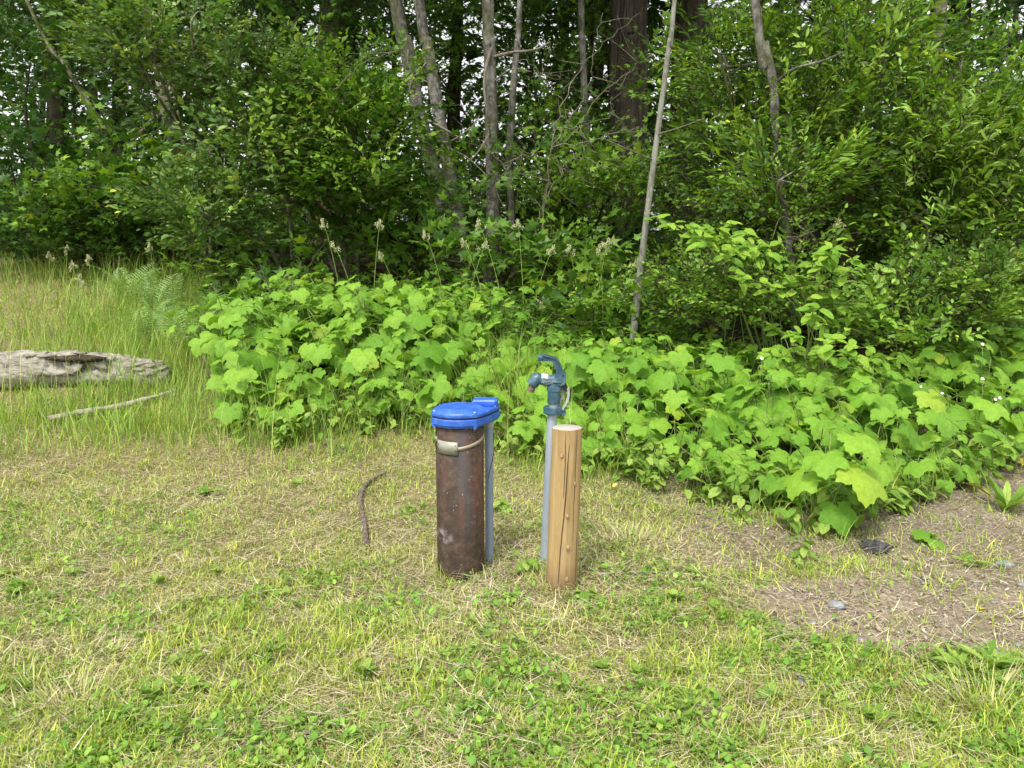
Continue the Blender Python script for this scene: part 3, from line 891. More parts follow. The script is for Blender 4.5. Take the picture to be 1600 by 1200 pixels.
def leafy(name, label, cat, blobs, kind, pal, bark, base=None, n_limb=4, group=None, scale=(0.8, 1.25), seed=0, stems=3, thick=0.018, upb=0.25, yellow=0.03, dens=1.25, shoots=()):
    """a tree or shrub: blobs = (px, py, Y, rx_px, ry_px, rz_m, n)"""
    rs = np.random.RandomState(100 + seed)
    cs = []
    for (px, py, Y, rx, ry, rz, n) in blobs:
        c = at(px, py, Y); s = mpp(Y)
        cs.append((c, (rx * s, rz, ry * s), n))
    if base is None:
        bx = np.mean([c[0] for c, _, _ in cs]); by = np.mean([c[1] for c, _, _ in cs]) + 0.1
    else:
        bx, by = base
    root = empty(name, (bx, by, float(gh(bx, by)) - 0.03))
    tag(root, label, cat, group)
    Vs, Ts, Cs, off = [], [], [], 0
    for bi, (c, r, n) in enumerate(cs):
        p_, d_ = blob_points(c, r, int(n * dens), rs)
        ok = p_[:, 2] > gh(p_[:, 0], p_[:, 1]) + 0.05
        p_, d_ = p_[ok], d_[ok]
        if not len(p_): continue
        V, T, C = foliage(kind, p_, d_, pal, scale, upb, rs, yellow)
        Vs.append(V); Ts.append(T + off); Cs.append(C); off += len(V)
    if shoots:
        pp = np.array([at(a, b, Yq) + 0.09 * rs.randn(3) * (j > 0) for (a, b, Yq, m_) in shoots for j in range((m_ + 1) // 2)])
        V, T, C = foliage(kind, pp, np.tile([0.0, -0.2, 0.7], (len(pp), 1)) + 0.6 * rs.randn(len(pp), 3), 'shoot', (0.6, 1.0), 0.5, rs, 0)
        Vs.append(V); Ts.append(T + off); Cs.append(C); off += len(V)
    V, T, C = np.concatenate(Vs), np.concatenate(Ts), np.concatenate(Cs)
    o = link('crown', mesh_np('crown', V - np.array(root.location), T, C), M['crown'], root)
    o['kind'] = 'stuff'
    b0 = np.array(root.location)
    for bi, (c, r, n) in enumerate(cs[:stems]):
        off_ = np.array([0.12 * (rs.rand() - 0.5), 0.12 * (rs.rand() - 0.5), 0]) * (bi > 0)
        mid = (b0 + c) / 2 + np.array([0.15 * rs.randn(), 0.1 * rs.randn(), 0.15])
        path = trunk_of(root, [b0 + off_, mid, c, c + np.array([0.1 * rs.randn(), 0, r[2] * 0.7])], [thick, thick * 0.8, thick * 0.5, thick * 0.2], bark,
                        'trunk' if bi == 0 else 'stem', 7, seed=bi)
        for q in range(n_limb):
            st = path[rs.randint(len(path) // 3, len(path) - 2)]
            dd = rs.randn(3); dd /= np.linalg.norm(dd); dd[2] = abs(dd[2]) * 0.6
            e = c + dd * np.array(r) * 0.8
            mm = (st + e) / 2 + 0.08 * rs.randn(3)
            trunk_of(root, [st, mm, e], [thick * 0.4, thick * 0.28, thick * 0.1], bark, 'limb', 5, m=4, seed=q)
    return root


# ------------------------------------------------------------------ trees with visible trunks
def tree(name, label, cat, pts, Y, widths, bark, group=None, flute=0.0, sides=12, top=7.0, crown=None, branches=(), seed=0, dy=0.0, down=True):
    """pts: photo pixels top -> bottom; widths in photo pixels; grown down into the soil and up beyond the frame"""
    s = mpp(Y)
    P3 = [at(px, py, Y + dy * i) for i, (px, py) in enumerate(pts)]
    P3 = P3[::-1]; w = [q * s / 2 for q in widths[::-1]]
    if down:
        b = P3[0] + (P3[0] - P3[1]) * 0.0
        g = float(gh(b[0], b[1]))
        if b[2] > g + 0.05:
            dirn = (P3[0] - P3[1]); dirn = dirn / abs(dirn[2] + 1e-9)
            b2 = P3[0] + dirn * (P3[0][2] - g); b2[2] = float(gh(b2[0], b2[1])) - 0.1
            P3 = [b2] + P3; w = [w[0] * 1.25] + w
        else:
            P3[0] = np.array([b[0], b[1], g - 0.1])
    dirn = P3[-1] - P3[-2]; dirn = dirn / max(0.2, dirn[2])
    if top > P3[-1][2] + 0.4:
        e = P3[-1] + dirn * (top - P3[-1][2]) * np.array([0.6, 0.6, 1])
        P3 = P3 + [e]; w = w + [w[-1] * 0.5]
    root = empty(name, (P3[0][0], P3[0][1], P3[0][2]))
    tag(root, label, cat, group)
    path = smoothpath(P3, 10)
    tt = np.linspace(0, 1, len(P3)); rad = np.interp(np.linspace(0, 1, len(path)), tt, w)
    V, T = tube(path, rad, sides, True, 0.07, seed, flute)
    MB().add(V - np.array(root.location), T).build('trunk', bark, root, not flute)
    for bp in branches:
        q = [at(px, py, Y + dy_) for (px, py, dy_) in bp[0]]
        r0 = bp[1] * s / 2
        pth = smoothpath(q, 7)
        V, T = tube(pth, np.linspace(r0, r0 * 0.35, len(pth)), 6, True, 0.1, seed)
        MB().add(V - np.array(root.location), T).build('branch', M['twig'] if len(bp) < 3 else bp[2], root, True)
    if crown:
        kind, pal, z0, z1, rad_, n = crown
        rs = np.random.RandomState(seed + 900)
        z = z0 + (z1 - z0) * rs.rand(n) ** 1.1
        a = rs.rand(n) * 2 * PI; rr = rad_ * (1 - 0.6 * (z - z0) / (z1 - z0)) * (0.25 + 0.75 * rs.rand(n))
        zz = np.array([p[2] for p in path]); ox = np.interp(z, zz, path[:, 0]); oy = np.interp(z, zz, path[:, 1])
        pos = np.column_stack([ox + np.cos(a) * rr, oy + np.sin(a) * rr, z])
        V, T, C = foliage(kind, pos, np.column_stack([np.cos(a), np.sin(a), 0 * a - 0.2]), pal, (0.8, 1.6), 0.0, rs)
        o = link('crown', mesh_np('crown', V - np.array(root.location), T, C), M['crown'], root); o['kind'] = 'stuff'
    return root


# big firs
FG = 'large firs standing in the wood'
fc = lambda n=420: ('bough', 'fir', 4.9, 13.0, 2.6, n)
tree('fir_tree', 'massive furrowed fir trunk beside the thin pale sapling, centre of the wood', 'fir tree', [(984, 0), (983, 66), (981, 250), (980, 420)], 10.0, [50, 54, 58, 66], M['fir'], FG, 0.22, 40, 13, fc(), seed=1)
tree('fir_tree', 'dark broad fir trunk just behind and right of the thin pale sapling', 'fir tree', [(1082, 0), (1080, 66), (1074, 250), (1068, 440)], 10.8, [44, 48, 52, 60], M['fir'], FG, 0.22, 36, 13, fc(), seed=2)
tree('fir_tree', 'moss-draped fir trunk rising behind the leafy shrub left of centre', 'fir tree', [(528, 0), (526, 66), (520, 250), (512, 410)], 9.6, [50, 54, 58, 70], M['fir_moss'], FG, 0.22, 36, 13, fc(), seed=3)
tree('fir_tree', 'nearly black fir trunk left of the moss-draped fir', 'fir tree', [(452, 0), (452, 66), (453, 160), (455, 400)], 12.5, [32, 34, 36, 42], M['dark_bark'], FG, 0.2, 26, 13, fc(), seed=4)
tree('fir_tree', 'slim black fir trunk between the two leaning grey alders and the straight alder', 'fir tree', [(716, 0), (714, 66), (708, 200), (706, 400)], 11.5, [16, 18, 19, 23], M['dark_bark'], FG, 0.2, 18, 12, fc(200), seed=5)
tree('fir_tree', 'dark fir trunk deep in the maple leaves near the left edge', 'fir tree', [(92, 0), (90, 66), (92, 250), (96, 380)], 13.0, [24, 26, 28, 32], M['dark_bark'], FG, 0.2, 20, 13, fc(), seed=6)
tree('fir_tree', 'black fir trunk showing behind the mossy leaning alder', 'fir tree', [(276, 0), (275, 90), (274, 200), (276, 380)], 13.5, [17, 18, 19, 24], M['dark_bark'], FG, 0.2, 18, 12, fc(300), seed=7)
tree('fir_tree', 'dark fir trunk half hidden behind leaves at the far right', 'fir tree', [(1500, 0), (1500, 66), (1498, 200), (1496, 430)], 13.0, [26, 28, 30, 36], M['dark_bark'], FG, 0.2, 20, 13, fc(), seed=8)

AG = 'grey alders in the wood'
ac = lambda n=130: ('oval', 'mid', 4.2, 8.0, 1.5, n)
tree('alder_tree', 'grey leaning alder, left one of the crossing pair, with torn bark patches', 'alder tree',
     [(618, 0), (634, 66), (655, 180), (680, 280), (702, 405)], 8.0, [20, 21, 22, 22, 25], M['alder'], AG, 0.05, 14, 8, ac(),
     [([(640, 182, 0), (668, 188, -.2), (700, 205, -.35), (722, 218, -.4)], 6), ([(628, 75, 0), (590, 82, -.2), (562, 95, -.3), (545, 112, -.3)], 7),
      ([(650, 120, 0), (675, 128, -.2), (688, 100, -.3)], 3), ([(660, 200, 0), (672, 215, -.3), (700, 222, -.4), (735, 200, -.5), (750, 180, -.5)], 4)], 21)
tree('alder_tree', 'grey alder leaning left, right one of the crossing pair', 'alder tree',
     [(655, 0), (667, 66), (684, 170), (704, 280), (724, 395)], 7.8, [15, 17, 19, 20, 24], M['alder'], AG, 0.05, 14, 8, ac(),
     [([(672, 90, 0), (640, 130, -.2), (610, 160, -.3)], 3), ([(700, 230, 0), (735, 250, -.3), (775, 290, -.4)], 3)], 22)
tree('alder_tree', 'straight peeling alder in the middle of the wood with flaking pale bark', 'alder tree',
     [(762, 0), (765, 66), (768, 200), (770, 320), (768, 420)], 7.4, [17, 18, 19, 20, 24], M['alder'], AG, 0.06, 14, 8, ac(),
     [([(768, 90, 0), (800, 82, -.2), (835, 78, -.3), (860, 66, -.3)], 6), ([(768, 130, 0), (800, 108, -.2), (830, 112, -.4)], 3),
      ([(770, 200, 0), (745, 240, -.3), (720, 262, -.4)], 3), ([(772, 60, 0), (757, 120, -.15), (760, 170, -.2), (766, 210, -.1)], 6)], 23)
tree('alder_tree', 'slender crooked alder just right of the straight peeling alder', 'alder tree',
     [(812, 0), (808, 66), (802, 140), (796, 240), (799, 330), (800, 430)], 7.6, [8, 9, 10, 12, 12, 14], M['alder'], AG, 0.05, 10, 8, ac(80),
     [([(800, 230, 0), (830, 245, -.3), (850, 215, -.5), (868, 190, -.6)], 3), ([(798, 260, 0), (775, 290, -.3), (790, 330, -.4)], 2.5)], 24)
tree('alder_tree', 'thin grey alder standing left of the massive fir trunk', 'alder tree',
     [(908, 0), (910, 66), (914, 160), (920, 260), (922, 350)], 9.0, [9, 10, 10, 11, 13], M['alder'], AG, 0.05, 10, 8, ac(80),
     [([(912, 130, 0), (935, 150, -.4), (960, 120, -.8)], 3)], 25)
tree('alder_tree', 'mossy leaning alder behind the shrubs in the left part of the wood', 'alder tree',
     [(228, 0), (243, 66), (256, 150), (275, 230), (293, 290)], 8.6, [15, 17, 18, 19, 20], M['alder_moss'], AG, 0.05, 14, 8, ac(),
     [([(262, 170, 0), (236, 190, -.3), (215, 212, -.4), (205, 220, -.4)], 9, M['root'])], 26)
tree('alder_tree', 'thin mossy stem rising beside the mossy leaning alder', 'alder tree',
     [(250, 0), (258, 80), (272, 160), (292, 240), (300, 280)], 8.4, [7, 7, 8, 9, 10], M['alder_moss'], AG, 0.05, 10, 7, ac(50), (), 27)
tree('alder_tree', 'tilted thin brown stem crossing the dark maple leaves at left', 'alder tree',
     [(60, 40), (100, 100), (140, 165), (185, 232), (200, 300)], 9.0, [5, 6, 7, 8, 9], M['alder_moss'], AG, 0.05, 10, 6, ac(50), (), 28)
tree('alder_tree', 'mottled alder trunk among willow leaves in the right part of the wood', 'alder tree',
     [(1470, 0), (1465, 90), (1452, 160), (1440, 250), (1424, 340), (1412, 440)], 7.6, [17, 19, 20, 19, 20, 22], M['alder_moss'], AG, 0.05, 14, 8, ac(),
     [([(1455, 150, 0), (1495, 160, -.3), (1560, 120, -.5)], 6, M['alder_moss'])], 29)
tree('alder_tree', 'pale kinked alder trunk emerging from the willow leaves at top right of centre', 'alder tree',
     [(1180, 0), (1194, 66), (1208, 130), (1212, 200), (1222, 300), (1238, 430), (1243, 560)], 5.5, [13, 13, 14, 12, 11, 13, 15], M['alder'], AG, 0.05, 14, 8, ac(90),
     [([(1214, 128, 0), (1240, 108, -.2), (1285, 95, -.3), (1320, 80, -.2)], 5, M['alder'])], 30)
tree('alder_tree', 'whitish alder stem behind the seed heads right of the pale kinked alder', 'alder tree',
     [(1296, 0), (1288, 120), (1280, 240), (1276, 330), (1282, 440), (1280, 540)], 6.6, [12, 12, 13, 14, 15, 17], M['alder'], AG, 0.05, 12, 8, ac(60), (), 31)
tree('alder_tree', 'stout brown trunk rooted right behind the thimbleberry, right of centre', 'alder tree',
     [(1345, 120), (1335, 250), (1326, 350), (1322, 440), (1320, 540)], 5.9, [12, 16, 23, 27, 32], M['fir_moss'], AG, 0.12, 18, 6, ac(60), (), 32)
tree('sapling', 'thin pale straight sapling leaning right in front of the massive fir', 'sapling',
     [(1054, 0), (1046, 66), (1030, 190), (1013, 320), (994, 485)], 5.2, [7, 7.5, 8.5, 9.5, 11.5], M['pale_bark'], None, 0.03, 10, 6, ('oval', 'bright', 4.0, 5.5, 0.5, 30),
     [([(1026, 210, 0), (1060, 200, -.2), (1100, 185, -.3)], 2.5), ([(1020, 250, 0), (985, 235, -.2), (940, 215, -.3)], 2.5)], 33)

# bare dead branches in the middle gap
dead = empty('dead_shrub', at(845, 330, 6.9) * np.array([1, 1, 0]) + np.array([0, 0, float(gh(at(845, 330, 6.9)[0], 6.9))]))
tag(dead, 'leafless pale shrub with long arching twigs between the alders and the massive fir', 'dead shrub')
_rs = np.random.RandomState(5)
_base = np.array(dead.location)
for i, pl in enumerate([
    [(845, 400), (850, 330), (862, 230), (880, 160), (905, 110), (950, 60), (1000, 20)],
    [(862, 230), (900, 225), (940, 215), (1000, 200), (1030, 235)],
    [(852, 300), (842, 260), (830, 215), (790, 190), (760, 160)],
    [(870, 200), (905, 195), (935, 150), (985, 110), (1010, 90)],
    [(862, 230), (895, 180), (920, 130), (930, 70), (942, 20)],
    [(850, 320), (870, 280), (890, 250), (930, 235), (960, 250), (1000, 212)],
    [(858, 250), (820, 240), (795, 262), (800, 300)],
    [(880, 160), (850, 130), (830, 100), (780, 85), (740, 60)],
    [(840, 420), (836, 370), (845, 320), (860, 270), (870, 220)],
    [(905, 195), (915, 240), (880, 255)], [(935, 150), (900, 140), (870, 120), (820, 118)], [(985, 110), (960, 160), (945, 190)],
    [(795, 262), (770, 240), (752, 205)], [(700, 205), (740, 215), (770, 245)], [(520, 140), (560, 105), (600, 85), (640, 78)], [(560, 180), (590, 150), (600, 110)]]):
    Yb = 6.9 + 0.35 * _rs.randn() * (i > 0)
    q = [at(a, b, Yb + 0.05 * _rs.randn()) for a, b in pl]
    if i in (0, 8): q = [_base + np.array([0.02 * i, 0, 0])] + q
    pth = smoothpath(q, 6); pth[1:-1] += 0.012 * _rs.randn(len(pth) - 2, 3)
    r0 = 0.009 if i in (0, 8) else 0.005 if i < 6 else 0.0033
    V, T = tube(pth, np.linspace(r0, 0.002, len(pth)), 5, True, 0.1, i)
    mb = MB().add(V - _base, T)
    for _ in range(5 if i < 8 else 2):                       # side twigs
        k = _rs.randint(3, len(pth) - 1); st = pth[k]; dv = _rs.randn(3) * np.array([1, 0.6, 0.8]); dv /= np.linalg.norm(dv)
        Lq = 0.15 + 0.35 * _rs.rand()
        q2 = smoothpath([st, st + dv * Lq * .5 + 0.03 * _rs.randn(3), st + dv * Lq + 0.06 * _rs.randn(3)], 4)
        V, T = tube(q2, np.linspace(0.0035, 0.001, len(q2)), 4, True)
        mb.add(V - _base, T)
    mb.build('branch', M['twig'], dead, True)

# thin dark stems crowding the depth of the wood
_rs = np.random.RandomState(17)
for i in range(46):
    Yd = 11.5 + 10 * _rs.rand()
    px = _rs.uniform(-60, 1660)
    w = _rs.uniform(4, 13) * 11 / Yd
    if Yd > 15: w *= 1.2
    lean = _rs.uniform(-45, 45)
    bx = at(px, 400, Yd)
    tree('forest_tree', 'thin dark trunk deep inside the wood, %s' % ('seen through the left maples' if px < 300 else 'behind the left willow shrubs' if px < 620 else 'between the grey alders' if px < 850 else 'around the massive fir' if px < 1110 else 'behind the big right willow' if px < 1400 else 'behind the right-edge willow'), 'tree', [(px + lean, 0), (px + lean * .5 + _rs.uniform(-8, 8), 150), (px, 300), (px, 380)], Yd,
         [w * .8, w * .9, w, w * 1.2], M['dark_bark'], 'thin dark trunks deep in the wood', 0.1, 7, 9,
         ('far', 'dark', 2.6, 9.0, 1.6, 60), (), 200 + i)

# ------------------------------------------------------------------ leafy trees and shrubs
bark = M['dark_bark']
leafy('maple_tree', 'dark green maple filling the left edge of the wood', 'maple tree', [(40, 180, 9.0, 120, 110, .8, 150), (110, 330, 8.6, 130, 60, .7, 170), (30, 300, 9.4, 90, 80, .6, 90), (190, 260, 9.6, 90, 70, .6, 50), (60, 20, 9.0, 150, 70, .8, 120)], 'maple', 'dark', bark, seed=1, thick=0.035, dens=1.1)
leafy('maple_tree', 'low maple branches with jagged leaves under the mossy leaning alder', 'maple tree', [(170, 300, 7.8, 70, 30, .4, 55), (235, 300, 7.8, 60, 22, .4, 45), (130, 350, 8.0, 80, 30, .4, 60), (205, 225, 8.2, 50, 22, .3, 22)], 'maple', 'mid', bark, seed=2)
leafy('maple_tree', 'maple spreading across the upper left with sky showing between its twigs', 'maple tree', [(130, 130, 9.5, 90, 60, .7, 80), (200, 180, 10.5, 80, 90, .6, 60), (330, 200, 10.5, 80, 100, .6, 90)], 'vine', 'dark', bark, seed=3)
leafy('vine_maple', 'dark small-leaved vine maple at the foot of the wood, far left', 'vine maple', [(60, 380, 8.2, 90, 35, .4, 150), (170, 385, 8.0, 90, 30, .4, 130), (280, 360, 8.2, 80, 40, .4, 130)], 'vine', 'dark', bark, seed=4)
leafy('willow_shrub', 'grey-green willow shrub hanging over the upper left of the wood edge', 'willow shrub', [(240, 90, 6.6, 80, 40, .4, 75), (300, 60, 6.6, 90, 50, .4, 95), (185, 60, 6.6, 60, 30, .3, 40), (250, 150, 6.8, 35, 40, .3, 28)], 'oval', 'grey', M['alder_moss'], base=(-3.0, 7.4), seed=5, thick=0.02)
leafy('willow_shrub', 'grey-green willow shrub in the left middle with drooping outer twigs', 'willow shrub', [(400, 150, 6.8, 75, 60, .45, 150), (390, 260, 6.5, 70, 55, .4, 135), (310, 330, 6.3, 75, 35, .35, 110), (460, 230, 6.6, 60, 50, .4, 90), (340, 380, 6.3, 45, 25, .3, 45)], 'oval', 'grey', M['alder_moss'], base=(-2.1, 7.2), seed=6, thick=0.022, shoots=[(320, 330, 5.7, 4), (345, 345, 5.7, 4), (300, 350, 5.7, 3), (420, 200, 6.0, 4), (460, 240, 6.0, 5), (410, 245, 6.0, 4), (500, 210, 6.1, 4), (440, 270, 6.0, 4), (380, 180, 6.2, 3)])
leafy('willow_shrub', 'dense leafy shrub in front of the moss-draped fir', 'willow shrub', [(530, 190, 6.7, 80, 60, .45, 185), (580, 240, 6.6, 60, 70, .4, 150), (480, 130, 7.0, 60, 45, .4, 80), (620, 150, 6.9, 35, 60, .3, 45), (540, 290, 6.5, 70, 35, .4, 95)], 'oval', 'mid', M['alder_moss'], base=(-1.55, 7.2), seed=7, thick=0.022, shoots=[(520, 170, 6.0, 4), (560, 240, 5.9, 4), (600, 240, 5.9, 4), (530, 290, 5.9, 5), (590, 300, 5.9, 4), (620, 140, 6.3, 3)])
leafy('maple_sapling', 'maple sapling with broad shaded leaves low behind the bank of thimbleberry', 'maple sapling', [(600, 355, 6.9, 70, 35, .3, 42), (650, 320, 7.1, 40, 25, .3, 16), (540, 350, 7.0, 40, 25, .3, 18)], 'maple', 'mid', bark, base=(-1.1, 7.4), seed=8)
leafy('maple_sapling', 'small maple sapling in the shade below the dead branches', 'maple sapling', [(690, 405, 6.6, 50, 22, .3, 30), (870, 410, 6.6, 50, 22, .3, 26), (790, 400, 6.7, 40, 18, .3, 18)], 'maple', 'mid', bark, base=(-0.2, 7.0), seed=9)
leafy('vine_maple', 'fresh green vine maple branch spreading in front of the massive fir', 'vine maple', [(935, 290, 7.6, 75, 26, .4, 80), (870, 300, 7.5, 40, 30, .3, 40), (985, 275, 7.6, 40, 20, .3, 36), (930, 340, 7.8, 80, 28, .4, 70)], 'vine', 'bright', bark, base=(0.9, 8.2), seed=10)
leafy('vine_maple', 'vine maple with yellowish leaves between the slender alder and the massive fir', 'vine maple', [(870, 170, 8.4, 50, 40, .3, 24), (900, 220, 8.2, 55, 30, .3, 26), (840, 230, 7.4, 30, 40, .3, 22), (730, 280, 7.0, 35, 45, .3, 24), (1030, 130, 8.0, 30, 60, .3, 26)], 'vine', 'mid', bark, base=(0.6, 8.6), seed=11)
leafy('cascara_shrub', 'shaded leafy shrub behind the alders at the centre of the wood', 'shrub', [(760, 330, 8.6, 60, 60, .4, 70), (830, 340, 8.6, 60, 55, .4, 80), (680, 330, 9.0, 50, 60, .4, 45)], 'oval', 'dark', bark, seed=12)
leafy('willow_tree', 'big willow with long narrow leaves filling the upper right', 'willow tree', [(1150, 130, 6.2, 80, 60, .4, 90), (1290, 120, 5.9, 100, 70, .5, 150), (1380, 90, 6.2, 90, 60, .5, 110), (1270, 40, 6.2, 130, 50, .5, 110), (1180, 220, 6.2, 90, 50, .4, 110), (1340, 210, 5.8, 100, 60, .5, 140), (1225, 290, 5.3, 70, 50, .2, 90)], 'willow', 'willow', M['alder_moss'], base=(2.9, 6.6), seed=13, thick=0.03, upb=0.55, dens=0.7, shoots=[(1322, 120, 5.3, 4), (1280, 140, 5.3, 4), (1320, 160, 5.3, 4), (1380, 115, 5.3, 3), (1245, 215, 5.3, 5), (1400, 170, 5.3, 4), (1330, 230, 5.3, 4), (1180, 180, 5.4, 3), (1140, 230, 5.5, 4), (1270, 190, 5.3, 4), (1130, 270, 5.5, 3), (1350, 250, 5.3, 4)])
leafy('willow_tree', 'bushy willow with light new shoots at the right edge of the wood', 'willow tree', [(1480, 220, 5.6, 90, 60, .5, 130), (1560, 280, 5.6, 80, 80, .5, 130), (1440, 300, 5.8, 100, 50, .5, 130), (1570, 150, 6.0, 70, 60, .4, 60), (1540, 360, 5.6, 90, 40, .4, 90)], 'willow', 'willow', M['alder_moss'], base=(3.7, 6.3), seed=14, thick=0.03, upb=0.5, dens=0.75, shoots=[(1480, 180, 5.0, 4), (1500, 210, 5.0, 5), (1560, 190, 5.0, 4), (1465, 240, 5.0, 6), (1500, 240, 5.0, 6), (1440, 245, 5.0, 5), (1550, 250, 5.0, 4), (1590, 270, 5.0, 4), (1570, 330, 5.0, 5), (1520, 300, 5.0, 5), (1500, 330, 5.0, 5), (1460, 350, 5.0, 5), (1430, 290, 5.0, 4)])
leafy('cascara_shrub', 'mid-green leafy shrub between the dark fir and the pale kinked alder', 'shrub', [(1130, 200, 6.8, 70, 60, .4, 110), (1150, 290, 6.6, 80, 40, .4, 110), (1210, 330, 6.3, 80, 45, .4, 120), (1090, 270, 7.0, 50, 40, .3, 50)], 'small', 'mid', bark, base=(2.2, 7.0), seed=15)
leafy('cascara_shrub', 'dense dark shrub behind the stout brown trunk at right', 'shrub', [(1330, 300, 7.0, 110, 60, .5, 190), (1420, 370, 6.8, 100, 50, .5, 170), (1280, 390, 6.8, 90, 50, .5, 150), (1540, 430, 6.6, 90, 40, .5, 120)], 'small', 'mid', bark, base=(3.3, 7.6), seed=16)
leafy('maple_tree', 'maple leaves in shade behind the willows on the right', 'maple tree', [(1400, 180, 9.0, 150, 110, .8, 150), (1560, 330, 9.0, 120, 90, .8, 100), (1250, 250, 9.0, 120, 110, .8, 110), (1130, 120, 9.5, 70, 90, .6, 60)], 'maple', 'dark', bark, seed=17, thick=0.04)
leafy('willow_shrub', 'small silvery willow bush sticking out above the right-hand thimbleberry', 'willow shrub', [(1500, 440, 4.9, 55, 28, .25, 38), (1440, 470, 4.9, 55, 25, .25, 34), (1550, 430, 5.0, 40, 20, .2, 18), (1400, 500, 4.9, 45, 30, .25, 26)], 'small', 'grey', M['dark_bark'], base=(2.55, 5.3), seed=18, thick=0.008, upb=0.6)

leafy('cherry_tree', 'round-leaved young tree woven through the big right willow', 'young tree', [(1130, 110, 6.0, 60, 60, .35, 90), (1215, 300, 5.1, 55, 50, .18, 75), (1240, 380, 5.1, 45, 30, .15, 40), (1230, 190, 5.6, 60, 50, .35, 100), (1330, 130, 5.7, 80, 60, .35, 120), (1290, 60, 5.8, 90, 40, .35, 100), (1390, 230, 5.6, 70, 60, .35, 120), (1290, 260, 5.6, 70, 40, .35, 90), (1180, 330, 5.8, 80, 40, .35, 90)], 'small', 'willow', M['alder_moss'], base=(2.4, 6.2), seed=31, thick=0.02, dens=0.8)
leafy('cherry_tree', 'round-leaved young tree woven through the right-edge willow', 'young tree', [(1500, 120, 5.9, 90, 60, .35, 120), (1560, 220, 5.5, 60, 60, .35, 110), (1450, 360, 5.5, 90, 40, .35, 130), (1570, 390, 5.3, 60, 40, .35, 90), (1520, 300, 5.5, 60, 40, .3, 80)], 'oval', 'willow', M['alder_moss'], base=(3.4, 6.0), seed=32, thick=0.02, dens=0.65)
leafy('maple_tree', 'shaded maple closing the gap behind the grey alders', 'maple tree', [(650, 60, 10.5, 90, 80, .7, 110), (760, 90, 11, 90, 90, .7, 110), (870, 60, 10.5, 80, 80, .7, 110), (700, 230, 11, 90, 90, .7, 110), (830, 250, 11, 90, 80, .7, 110), (930, 120, 11, 60, 90, .6, 90), (1030, 180, 11.5, 70, 110, .6, 90)], 'vine', 'mid', bark, seed=33, stems=3, dens=1.6)
leafy('maple_tree', 'tall shaded maple closing the top left of the wood', 'maple tree', [(60, 20, 10.5, 120, 80, .8, 130), (200, 30, 10.5, 100, 80, .8, 130), (350, 40, 10.0, 110, 80, .8, 150), (480, 40, 9.0, 110, 70, .6, 150), (580, 30, 9.0, 80, 60, .6, 100)], 'vine', 'dark', bark, seed=34, stems=3, dens=1.4)
leafy('osoberry_thicket', 'bright oval-leaved thicket filling the gap above the shaded thimbleberry at right', 'shrub', [(1440, 440, 4.9, 70, 35, .25, 60), (1530, 480, 4.8, 70, 35, .25, 70), (1400, 520, 4.5, 70, 30, .2, 50), (1590, 440, 5.0, 50, 45, .25, 50)], 'oval', 'bright', M['dark_bark'], base=(2.7, 5.1), seed=41, thick=0.008, dens=1.0, scale=(0.6, 1.0))
leafy('osoberry_thicket', 'bright small-leaved thicket below the thin pale sapling', 'shrub', [(1090, 440, 5.2, 70, 30, .25, 60), (1180, 470, 4.9, 60, 40, .25, 60), (1060, 480, 5.2, 60, 25, .25, 40), (960, 480, 5.6, 60, 20, .25, 40), (1260, 470, 4.8, 60, 40, .2, 50)], 'small', 'bright', M['dark_bark'], base=(1.5, 5.3), seed=42, thick=0.007, dens=1.2, scale=(0.7, 1.2))
leafy('hazel_shrub', 'low dark hazel thicket closing the foot of the wood at far left', 'shrub', [(20, 385, 10.5, 90, 26, .5, 170), (110, 375, 10.0, 90, 28, .5, 170), (-60, 380, 10.5, 60, 30, .5, 70)], 'vine', 'dark', bark, seed=19, stems=2)
leafy('hazel_shrub', 'low dark hazel thicket behind the bracken and left willow', 'shrub', [(220, 385, 8.6, 80, 30, .5, 170), (320, 395, 8.4, 80, 30, .5, 170), (410, 400, 8.8, 70, 30, .5, 130)], 'vine', 'dark', bark, seed=20, stems=2)
leafy('hazel_shrub', 'low shaded thicket behind the osoberry and stout brown trunk', 'shrub', [(1090, 410, 8.2, 70, 35, .5, 120), (1190, 440, 7.6, 80, 35, .5, 150), (1330, 440, 7.8, 90, 40, .5, 150), (1500, 440, 7.6, 100, 40, .5, 150)], 'small', 'mid', bark, seed=21, stems=2)
leafy('hazel_shrub', 'low shaded thicket behind the seed heads at the centre of the wood', 'shrub', [(650, 375, 8.6, 80, 30, .5, 120), (800, 385, 8.6, 90, 35, .5, 140), (930, 400, 8.4, 70, 35, .5, 110)], 'vine', 'dark', bark, seed=22, stems=2)
# far-off mass of the wood
_rs = np.random.RandomState(33)
n = 5200
Yf = 15 + 17 * _rs.rand(n); Xf = (_rs.rand(n) * 2 - 1) * 0.85 * Yf
Zf = 2.1 + 8.5 * _rs.rand(n) ** 1.15
gapn = fbm(Xf * 0.9, Zf * 0.9 + Yf * 0.15, 91, 2)
thin = 0.50 - 0.06 * sstep(2.0, -2.0, Xf)
ok = (gapn < 0.64) | (Zf < 3.0)
pos = np.column_stack([Xf, Yf, Zf])[ok]
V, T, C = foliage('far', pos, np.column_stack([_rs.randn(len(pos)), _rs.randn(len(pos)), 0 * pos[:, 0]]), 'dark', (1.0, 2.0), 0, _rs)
tag(link('far_woods', mesh_np('far_woods', V, T, C), M['crown']), 'far-off dark leaves of the wood with bright sky between them', 'woods', None, 'stuff')

